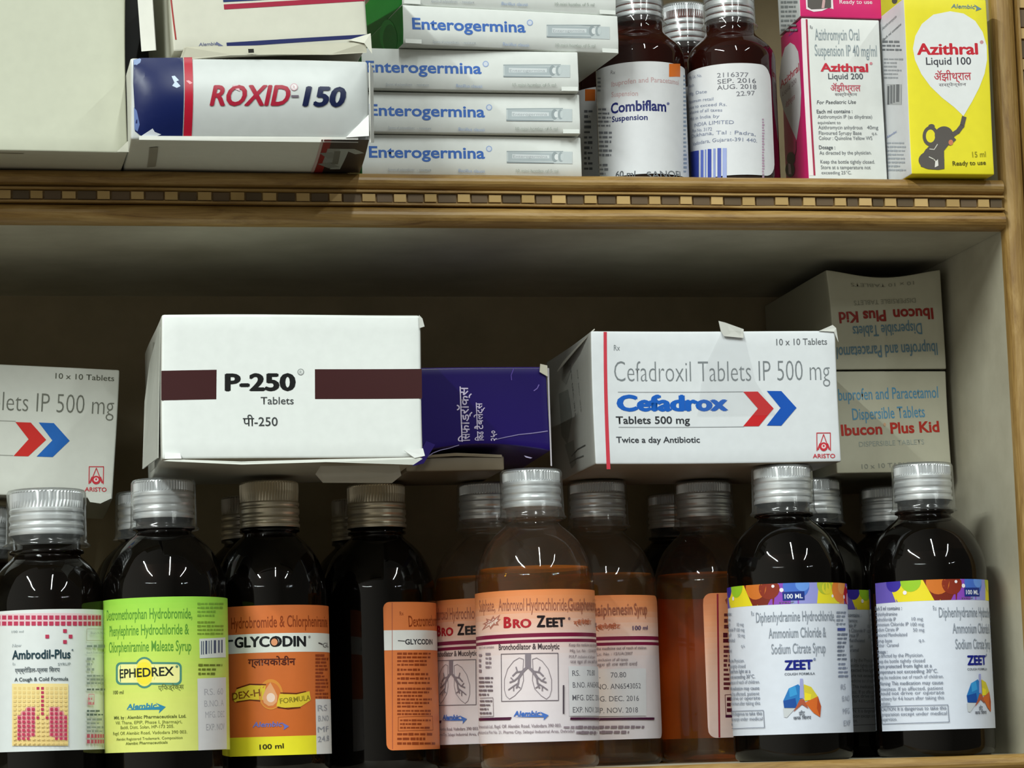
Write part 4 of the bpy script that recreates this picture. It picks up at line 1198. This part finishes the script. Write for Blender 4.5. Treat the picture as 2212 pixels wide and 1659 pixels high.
# --- white labels with a band of coloured drops
ZG = 'zeet'
def zbot(label, ax, Y, **kw):
    return Bottle(label, ax, Y, .0233, 1008, top=.1150, shoulder=.0712, neck=.0940, group='dark bottles with coloured-drop bands', **kw)
z1 = zbot('dark bottle with a coloured-drop band, its label facing forward below the red-striped carton', 1707, .030)
z2 = zbot('dark bottle with a coloured-drop band at the right end beside the side panel', 2013, .0255)
zb_ = zbot('dark bottle with a shaded coloured-drop label, behind and between two like it', 1772, .0860)
def zeet_art():
    a = Art()
    c = z1.cyl()
    t0, t1 = c.inv(1708, 1586)[1], c.inv(1700, 1259.5)[1]
    R = z1.R
    s0, s1 = math.radians(-118) * R, math.radians(150) * R
    sheet_base(a, s0, s1, t0, t1, [(0, 'D9DFEC'), (1, 'DEE3EE')])
    tb = c.inv(1700, 1305)[1]
    a.add([(s0, tb), (s1, tb), (s1, t1), (s0, t1)], '8C78C8')
    cols = ['5A4AA8', 'EEDC2A', 'B24A1E', '8A3AAE', '8C8AD8', 'F0DE30', 'E07A26', 'C02438', '7A4AB0', '5A5A90', 'C8B838', 'D06A2A', '4A8AC8', 'A04AA8', 'EEDC2A']
    def cell(d0, d1, top0, top1, col):
        a.add([(math.radians(d0) * R, tb), (math.radians(d1) * R, tb), (math.radians(top1) * R, t1), (math.radians(top0) * R, t1)], col)
    def disc(d, y, rr, col):
        s, t = math.radians(d) * R, t1 - y
        pts = [(s + rr * math.cos(k * math.tau / 20), min(max(t + rr * math.sin(k * math.tau / 20), tb), t1)) for k in range(20)]
        a.add(pts, col)
    cell(-118, -88, -118, -98, '6A5AB8'); cell(-90, -46, -98, -62, 'EEDC2A'); cell(-52, -30, -62, -27, '7A2818'); cell(-36, -6, -24, -6, '8E4ABC'); cell(-14, 12, -12, 15, '9A9CE0')
    cell(12, 44, 15, 34, 'F0E030'); cell(42, 56, 34, 58, 'E8964A'); cell(52, 84, 58, 84, '7A4AB4'); cell(84, 100, 84, 104, '6A6E98'); cell(100, 130, 104, 128, 'C8BA38'); cell(130, 150, 128, 150, 'B05A2A')
    disc(-92, .0006, .0035, '3C30A0'); disc(-74, .0002, .0042, '9ACA2A'); disc(-48, .0012, .0046, 'D2742A'); disc(-34, .0018, .0042, '8A2E1A'); disc(-8, .0010, .0052, '4A74D0'); disc(-2, .0005, .0028, '6A9AE8'); disc(22, .0008, .0038, 'B8C438'); disc(24, .0022, .0024, 'E8DA38')
    disc(43, .0026, .0050, 'E88432'); disc(47, .0016, .0028, 'F0A050'); disc(60, .0046, .0034, 'B81E34'); disc(66, .0062, .0026, 'E8A8C8'); disc(74, .0008, .0030, '5A3098'); disc(112, .0020, .0036, 'D8D050')
    for (d, y, rr) in ((-22, .0026, .0008), (-30, .0010, .0006), (31, .0052, .0006), (64, .0014, .0006), (-80, .0046, .0008), (52, .0054, .0008)):
        disc(d, y, rr, 'F4EEF4')
    zg = '9098A4'
    it = [('P', [(1690, 1279), (1737, 1277), (1738, 1296), (1691, 1298)], '1E3484'), ('T', '100 ML', 1695, 1293, 1734, 1292, 9.5, 'E8ECF4', .02), ('T', 'SYRUP', 1683, 1304, 1715, 1303, 3.5, '5A6A3A'),
          ('T', 'Rx', 1624, 1331, 1630, 1330, 11, zg), ('T', 'Diphenhydramine Hydrochloride,', 1634, 1345, 1803, 1341, 22, zg, .008), ('T', 'Ammonium Chloride &', 1661, 1379, 1784, 1376, 22, zg, .008), ('T', 'Sodium Citrate Syrup', 1667, 1413, 1783, 1410, 22, zg, .008),
          ('T', 'ZEET', 1695, 1447, 1756, 1445, 20, '101E82', .05), ('E', 1759, 1424, 2.5, 3, '8A94B0'), ('T', 'COUGH FORMULA', 1695, 1459, 1760, 1457, 5, '5A606C', .01),
          ('P', [(1724, 1478), (1704, 1487), (1692, 1514), (1694, 1529), (1722, 1529), (1731, 1509), (1732, 1487)], '2A7AC0'), ('P', [(1704, 1487), (1718, 1482), (1722, 1500), (1706, 1506)], '3A9AD8'), ('P', [(1692, 1514), (1718, 1508), (1722, 1529), (1694, 1529)], '1A4E9E'), ('P', [(1692, 1530), (1694, 1549), (1700, 1550), (1718, 1530)], 'C8CCD0'),
          ('P', [(1736, 1478), (1752, 1484), (1767, 1506), (1752, 1512), (1738, 1514)], 'D8C83A'), ('P', [(1738, 1496), (1752, 1500), (1750, 1512), (1738, 1514)], 'F0DE30'), ('P', [(1766, 1504), (1773, 1526), (1771, 1549), (1757, 1540), (1738, 1518), (1752, 1511)], 'D86A28'), ('P', [(1766, 1504), (1773, 1526), (1771, 1549), (1764, 1530)], 'B84E20'),
          ('P', [(1728, 1466), (1734, 1466), (1736, 1508), (1727, 1508)], 'A0A4D8'), ('P', [(1728, 1510), (1736, 1510), (1746, 1531), (1732, 1522), (1714, 1538)], 'B05A40'),
          ('T', 'झीट', 1726, 1545, 1739, 1544, 8, '5A606C', .01), ('T', 'कफ सिरप', 1714, 1555, 1752, 1553, 7, '4A505C', .012),
          greek(1806, 1319, 1826, 1352, 4, '8890A0', .5), greek(1808, 1354, 1827, 1365, 1, '3A4A9A', .7), greek(1808, 1366, 1829, 1428, 7, '70788A', .5), greek(1810, 1430, 1832, 1465, 4, '8088A0', .5), ('T', 'RS', 1816, 1490, 1826, 1489, 12, '9AA0AE'), ('T', 'B.NO', 1819, 1515, 1834, 1514, 12, '9AA0AE'), ('T', 'MFG', 1820, 1542, 1834, 1541, 12, '9AA0AE'), ('T', 'EXP', 1822, 1568, 1836, 1567, 12, '9AA0AE')]
    a.items(z1.cyl(), it)
    zl = '737B8C'
    y = lambda v: 1220 + v / 3.779
    L = [('Each 5 ml contains :', 1892, 1949, 372, .012), ('Diphenhydramine', 1893, 1939, 418, 0), ('Hydrochloride IP', 1894, 1936, 462, 0), ('Ammonium Chloride IP', 1894, 1963, 503, 0), ('Sodium Citrate IP', 1895, 1942, 545, 0), ('Flavoured Mentholated', 1895, 1960, 588, 0), ('Syrup base', 1896, 1928, 635, 0), ('Colour : Caramel', 1896, 1942, 672, 0), ('Dosage :', 1897, 1918, 725, .014),
         ('As directed by the Physician.', 1897, 1995, 758, 0), ('Keep the bottle tightly closed', 1898, 1998, 803, 0), ('Store protected from light at a', 1899, 2013, 845, .01), ('temperature not exceeding 30°C.', 1899, 2026, 890, .008), ('Keep the medicine out of reach of children.', 1900, 2038, 935, 0), ('Warning: This medication may cause', 1901, 2037, 985, .006),
         ('drowsiness. If so affected, patient', 1902, 2037, 1030, 0), ('should not drive or operate', 1902, 2039, 1065, 0), ('machinery for 4-6 hours after taking this', 1903, 2039, 1108, 0), ('medication.', 1904, 1925, 1147, 0), ('CAUTION: It is dangerous to take this', 1906, 2044, 1192, .006), ('preparation except under medical', 1907, 2045, 1235, 0), ('supervision.', 1908, 1939, 1275, 0)]
    jt = [('T', t, x0, y(v), x1, y(v) - (x1 - x0) * .022, 8, zl, bd) for t, x0, x1, v, bd in L]
    jt += [('T', '10 mg', 1970, y(455), 1994, y(453), 7.5, zl), ('T', '100 mg', 1968, y(500), 1996, y(497), 7.5, zl), ('T', '50 mg', 1973, y(545), 1997, y(543), 7.5, zl), ('T', 'q.s.', 1985, y(628), 1998, y(627), 7.5, zl),
           ('L', [(1904, y(1157)), (2047, y(1143)), (2050, y(1283)), (1908, y(1300)), (1904, y(1157))], 1.2, '6A7284')]
    a.items(z2.cyl(math.radians(37.5)), jt)
    return a
z1.stick(zeet_art())
z2.stick(zeet_art(), math.radians(37.5))
zb_.stick(zeet_art(), math.radians(113))

# --- bottles seen only by their caps and shoulders, in the rear row
Bottle('dark bottle partly cut off by the left picture edge, behind the dotted label', -48, .079, .0218, 1079, ay=1440, cap_r=.0128, cup_r=.0142, cap_h=.0165, cup_h=.0210, top=.1075, shoulder=.0655, neck=.0835, rn=.0118, level=.06, group='rear-row bottles seen by their caps')
Bottle('dark bottle hidden behind the lime-green label, its cap peeping out left', 322, .0735, .0226, 1056, top=.1120, shoulder=.0690, neck=.0920, cup_r=.0126, group='rear-row bottles seen by their caps')
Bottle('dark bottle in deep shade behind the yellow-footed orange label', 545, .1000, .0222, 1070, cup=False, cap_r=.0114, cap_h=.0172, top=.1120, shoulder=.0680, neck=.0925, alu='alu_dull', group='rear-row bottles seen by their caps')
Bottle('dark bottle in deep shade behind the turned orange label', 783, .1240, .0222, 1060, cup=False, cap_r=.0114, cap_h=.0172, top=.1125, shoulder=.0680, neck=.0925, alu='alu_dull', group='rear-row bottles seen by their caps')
Bottle('clear-capped bottle in deep shade behind the bare-sided syrup bottle', 1470, .1330, .0222, 1060, top=.1140, shoulder=.0700, neck=.0935, group='rear-row bottles seen by their caps')
Bottle('clear-capped bottle in deep shade behind the right-end bottle', 1937, .0890, .0226, 1050, top=.1118, shoulder=.0700, neck=.0915, group='rear-row bottles seen by their caps')

# ================================================================== cartons lying on the bottle caps
ZC = .1152
# left, white with chevrons, in shade
def chev(x0, y0, q):
    R1 = [(115, 980), (235, 985), (357, 1120), (220, 1248), (105, 1245), (220, 1115)]
    return R1
AR = 'C8303C'
def aristo(x0, y0, x1, y1, tx0, tx1, ty, k=0.0):
    cx = (x0 + x1) / 2
    h = y1 - y0
    return [('L', [(x0, y1), (x0, y0), (x1, y0), (x1, y1)], 1.8, AR), ('L', [(x0 + 3, y1 - 2), (cx, y0 + 3), (x1 - 3, y1 - 2)], 1.8, AR), ('L', [(x0, y1), (x0 + 6, y1 - h * .4)], 1.6, AR), ('L', [(x1, y1), (x1 - 6, y1 - h * .4)], 1.6, AR),
            ('E', cx, y1 - h * .22, (x1 - x0) * .30, h * .25, AR), ('E', cx, y1 - h * .24, (x1 - x0) * .17, h * .13, 'E4D0D0'), ('E', cx, y1 - h * .26, 2, 2.5, AR), ('T', 'ARISTO', tx0, ty, tx1, ty + k, 9, AR, .012)]
s = 3.606
lx = lambda p: (p[0] / s, p[1] / s + 640)
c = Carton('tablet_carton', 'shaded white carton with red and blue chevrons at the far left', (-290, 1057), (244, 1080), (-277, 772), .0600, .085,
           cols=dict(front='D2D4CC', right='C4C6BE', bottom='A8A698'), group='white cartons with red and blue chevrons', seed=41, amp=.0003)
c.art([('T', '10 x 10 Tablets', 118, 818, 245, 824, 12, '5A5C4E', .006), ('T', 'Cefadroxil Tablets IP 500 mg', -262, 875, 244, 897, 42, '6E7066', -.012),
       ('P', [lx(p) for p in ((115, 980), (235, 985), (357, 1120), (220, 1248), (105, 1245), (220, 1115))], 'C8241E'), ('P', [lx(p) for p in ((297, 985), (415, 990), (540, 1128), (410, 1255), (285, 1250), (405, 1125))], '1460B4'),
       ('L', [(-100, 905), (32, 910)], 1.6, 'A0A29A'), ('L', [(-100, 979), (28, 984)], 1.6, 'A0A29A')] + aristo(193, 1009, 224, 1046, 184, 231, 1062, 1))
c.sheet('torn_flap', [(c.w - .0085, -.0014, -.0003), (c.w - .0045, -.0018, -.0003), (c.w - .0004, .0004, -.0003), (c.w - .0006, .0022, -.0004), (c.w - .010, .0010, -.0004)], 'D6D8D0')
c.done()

# white with maroon bands
c = Carton('tablet_carton', 'clean white carton with two maroon bands, lying on the bottle caps', (351, 1000), (916, 999), (347, 679), -.0135, .092, zb=.11545, level=True,
           cols=dict(front='E8ECEA', left='BDBEB6', bottom='A8A596', top='E2E6E2', right='D8DAD4'), seed=42, amp=.00035, bev=.0012)
MA = '3A1012'
c.art([('P', [(349, 801), (468.5, 799.5), (469, 863), (350, 865)], MA), ('P', [(680.5, 798), (911.5, 796), (913, 860), (682, 862)], MA),
       ('T', 'P-250', 487, 844.5, 640, 843.5, 36, '0B0C0E', .045), ('E', 650, 804, 7, 7, '8C9090'), ('E', 650, 804, 5.4, 5.4, 'DCE0DE'), ('T', 'R', 647.5, 808, 652.5, 808, 7, '8C9090'),
       ('T', 'Tablets', 565, 874, 636, 873.5, 16, '44484A', .004), ('T', 'पी-250', 527, 921, 602, 920.5, 19, '3A3E40', .006)])
w, h = c.w, c.h
c.art([('P', [(330, 740), (340, 742), (338, 1010), (322, 1020)], '9C9C94'), ('L', [(336, 760), (330, 1000)], 3, '7E7E78')], 'left')
c.sheet('bottom_flap', [(.0005, -.0005, -.0009), (w * .30, -.0022, -.0012), (w * .62, -.0014, -.0012), (w - .004, -.0026, -.0009), (w - .0005, -.0004, -.0009), (w - .002, .0002, -.0005), (w * .62, -.0003, -.0006), (w * .3, -.0010, -.0006), (.003, .0002, -.0005)], 'CDCFC8')
c.sheet('tuck_tab', [(.001, .0002, -.0010), (.0070, .0002, -.0010), (.0066, .0022, -.0007), (.001, .0026, -.0007)], 'F0F2F0')
c.sheet('tuck_tab', [(w - .0072, .0026, -.0009), (w - .0035, -.0002, -.0012), (w + .0004, .0006, -.0009), (w - .0002, .0034, -.0007)], 'E6E8E6')
c.sheet('torn_corner', [(w - .0006, h - .005, -.0004), (w + .0012, h - .0044, -.0002), (w + .0004, h - .0014, -.0004), (w - .0008, h - .0002, -.0006)], 'DADCD6')
c.sheet('hanging_flap', [(w * .925, -.0012, .0125), (w * .62, -.0012, .0125), (w * .600, -.0042, .0135), (w * .63, -.0072, .0150), (w * .90, -.0076, .0150), (w * .935, -.0050, .0135)], 'B2AC9E', th=.0003)
c.sheet('side_flap', [(-.0012, .0012, .004), (-.0048, .0008, .040), (-.0040, h * .5, .042), (-.0020, h - .012, .040), (-.0004, h - .004, .004)], 'B4B6AE')
c.done()

# purple carton, half behind it
PU = '1A055C'
def sagp(a, b, d):
    q = max(0.0, 1 - d * 1.5)
    return (0, q * .0030 * math.sin(math.pi * min(max(a, 0), 1)) * max(0, .25 - b) / .25, 0)
c = Carton('tablet_carton', 'deep purple carton standing between the maroon-banded and red-striped cartons', (884, 1010), (1190, 1010), (880, 795), .0300, .080, zb=.1218, level=True, yaw=-.03,
           cols=dict(front=PU, left='2A1464', right='B8B4B4', bottom='3A2A60', top='3A2480'), seed=43, amp=.0004, bev=.0008, mat='gloss', dent=sagp)
LV = 'CFC4E0'
c.art([('T', 'सिफाड्रॉक्स', 1014, 967, 1012, 836, 20, LV, .012), ('T', 'किड टैबलेट्स', 1044, 966, 1042, 871, 15, LV, .012), ('T', '२५०', 1072, 966, 1071, 932, 14, LV, .012),
       ('L', [(920, 997), (934, 989), (950, 985), (970, 983), (990, 977)], 2.2, '9088B0'), ('L', [(1070, 961), (1090, 953), (1120, 943), (1150, 938), (1182, 932)], 2.2, '8C82B0'), ('L', [(1112, 797), (1106, 812), (1107, 822)], 2, '5A46A0'), ('L', [(1166, 832), (1162, 840), (1155, 845)], 2, '7A68B8'),
       ('P', [(1184.5, 795), (1188.5, 796), (1190, 1008), (1187, 1008)], 'B9B4BA'), ('P', [(1130, 1000), (1148, 1001), (1144, 1004), (1134, 1004)], 'A8A0C0')])
w, h = c.w, c.h
c.sheet('torn_corner', [(.0066, .004, -.0007), (.0008, -.0052, -.001), (.0052, -.0056, -.001), (.0100, .0018, -.0007)], '2C1874')
c.sheet('corner_tab', [(w - .0030, h - .0022, -.0006), (w + .0002, h - .0040, -.0004), (w + .0002, h + .0004, -.0004), (w - .0026, h + .0010, -.0006)], 'C9C4B4')
c.done()

# flattened brown carton under the purple one
c = Carton('flattened_carton', 'flattened grey-brown carton lying on the bottle caps under the purple carton', (880, 1046), (1092, 1044), (880, 1022), .0340, .060, zb=.1153, level=True, h=.0056,
           cols=dict(front='6E6250', top='7E725E', bottom='5E5444', left='6A5E4C'), seed=44, amp=.0003)
c.sheet('upper_ply', [(.001, .0056, -.0008), (c.w * .5, .0068, -.0016), (c.w - .001, .0058, -.0008), (c.w - .001, .0050, -.0004), (c.w * .5, .0058, -.0006), (.001, .0049, -.0004)], '9A8E7A', th=.0003)
c.done()

# right, white with red stripe, torn tape and chevrons
s4 = 3.3515
rx = lambda p: (1180 + p[0] / s4, 660 + p[1] / s4)
c = Carton('tablet_carton', 'white carton with a red stripe, chevrons and torn clear tape', (1286, 1014), (1818.5, 1006), (1290, 715), .0190, .084, zb=.11545, level=True,
           cols=dict(front='E0E4E8', left='A8A8A2', bottom='8E8270', top='DADCDC', right='D4D6D6'), group='white cartons with red and blue chevrons', seed=45, amp=.0003, bev=.0009)
TG = '7E8488'
c.art([('P', [(1304, 717), (1311, 717), (1318, 1014), (1310, 1014)], 'D03A4A'), ('T', 'Rx', 1327, 757, 1340, 757, 12, TG), ('T', '10 x 10 Tablets', 1677, 746, 1787, 745, 14, '6E7276', .006),
       ('T', 'Cefadroxil Tablets IP 500 mg', 1329, 824, 1794, 822, 45, TG, -.014), ('L', [(1337, 847), (1606, 845.5)], 1.8, 'A8ACB0'), ('L', [(1338, 923), (1608, 921)], 1.8, 'A8ACB0'),
       ('T', 'Cefadrox', 1334, 887, 1575, 885, 33, '0A5EC0', .06), ('T', 'Tablets 500 mg', 1332, 915.5, 1492, 914, 16, '2C3036', .014), ('T', 'Twice a day Antibiotic', 1332, 956.5, 1513, 955, 13, '3A3E44', .014),
       ('P', [rx(p) for p in ((1430, 622), (1535, 622), (1650, 745), (1543, 872), (1430, 872), (1537, 745))], 'CC2026'), ('P', [rx(p) for p in ((1600, 618), (1705, 620), (1815, 742), (1705, 870), (1600, 868), (1700, 742))], '0C54B8')] + aristo(1765, 936, 1794, 974, 1756, 1804, 990, 0))
c.art([('P', [(1212, 790), (1226, 782), (1232, 800), (1222, 830), (1212, 820)], '94948E'), ('P', [(1206, 850), (1226, 840), (1236, 900), (1226, 960), (1212, 940)], '868882'), ('P', [(1220, 960), (1240, 950), (1246, 1000), (1236, 1012)], '868882'), ('T', 'MFG. DEC. 2016', 1230, 790, 1243, 900, 9, '6A6C68'), ('T', 'EXP. NOV. 2018', 1246, 800, 1256, 890, 7, '7A7C78'),
       ('L', [(1236, 985), (1250, 970), (1266, 962)], 3, '4A4C48'), ('L', [(1232, 1000), (1248, 990), (1262, 985)], 3, '5A5C58')], 'left')
w, h = c.w, c.h
c.sheet('tape', [(w * .42, h * .36, -.0003), (w * .74, h * .36, -.0003), (w * .66, h * .62, -.0003), (w * .615, h, -.0003), (w * .53, h, -.0003), (w * .45, h * .7, -.0003)], 'FFFFFF', 'tape', .00012, 'torn clear adhesive tape')
c.sheet('loose_tape_end', [(w * .525, h + .0001, -.0002), (w * .535, h - .0022, -.0010), (w * .615, h - .0030, -.0010), (w * .622, h + .0008, .001), (w * .545, h + .0034, .0004), (w * .518, h + .0040, .0002)], 'C4C4BE', None, .0002)
c.sheet('top_flap', [(.0002, h - .0004, .001), (-.0020, h - .0040, .018), (-.0032, h - .0085, .050), (.0006, h - .003, .052), (.0016, h + .0006, .020), (.0020, h + .0012, .002)], 'C2C0B4')
c.sheet('corner_tab', [(w - .007, h - .0002, -.0004), (w - .0008, h - .0006, -.0006), (w + .0009, h - .0046, -.0004), (w + .0002, h + .0010, -.0003), (w - .0012, h + .0022, -.0003)], 'D2D3CC')
c.done()

# two stacked cartons in the right corner, the upper one upside down
IB, IR, IG = '5A92B4', 'B02E22', '9AA29A'
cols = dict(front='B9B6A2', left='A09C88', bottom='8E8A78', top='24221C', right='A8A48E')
c = Carton('tablet_carton', 'grey-white carton with red name in the right corner, resting on caps', (1808, 1040), (2057, 1034), (1800, 808), .0650, .092, zb=.11545, level=True, cols=cols, group='twin grey-white cartons in the corner', seed=46, amp=.0003, h=.0425)
c.art([('T', 'Ibuprofen and Paracetamol', 1808, 866, 2029, 859, 25, IB, .008), ('T', 'Dispersible Tablets', 1843, 908, 2000, 901, 25, IB, .008), ('T', 'Ibucon', 1818, 941.5, 1907, 938, 23, IR, .03), ('T', 'Plus Kid', 1925, 937, 2031, 932.5, 23, IR, .03), ('E', 1912, 918, 3, 4, 'C8A080'),
       ('T', 'DISPERSIBLE TABLETS', 1856, 966, 1997, 960, 11, IG), ('T', '10 x 10 TABLETS', 1861, 1013.5, 1985, 1008, 10, '8A8C82', .004)])
c.done()
zt = c.O.z + c.h + .0006
def sag(a, b, d):
    q = max(0.0, 1 - d * 6)
    return (.0012 * math.sin(math.pi * min(max(b, 0), 1)) * max(0, 1 - a * 2) * q, -q * .0034 * math.sin(math.pi * min(max(a, 0), 1)) ** 1.3 * max(0.0, b - .75) / .25, 0)
c = Carton('tablet_carton', 'upside-down carton with inverted red name on top of its twin', (1796, 808), (2044, 801), (1774, 577), .0650, .092, zb=zt, level=True, cols=cols, group='twin grey-white cartons in the corner', seed=47, amp=.0003, dent=sag, h=.0420)
c.art([('T', 'Ibucon', 2015, 667, 1929, 670, 23, '8E2820', .03), ('T', 'Plus Kid', 1913, 671, 1807, 675, 23, '8E2820', .03), ('T', 'Dispersible Tablets', 1990, 699, 1838, 705, 24, '5E7E90', .008), ('T', 'Ibuprofen and Paracetamol', 2023, 742, 1803, 750, 26, '5E7E90', .008),
       ('T', 'DISPERSIBLE TABLETS', 1978, 645, 1842, 650, 10, '8C8C7C'), ('T', '10 x 10 TABLETS', 1974, 601, 1837, 606, 10, '8C8C7C', .004)])
c.done()
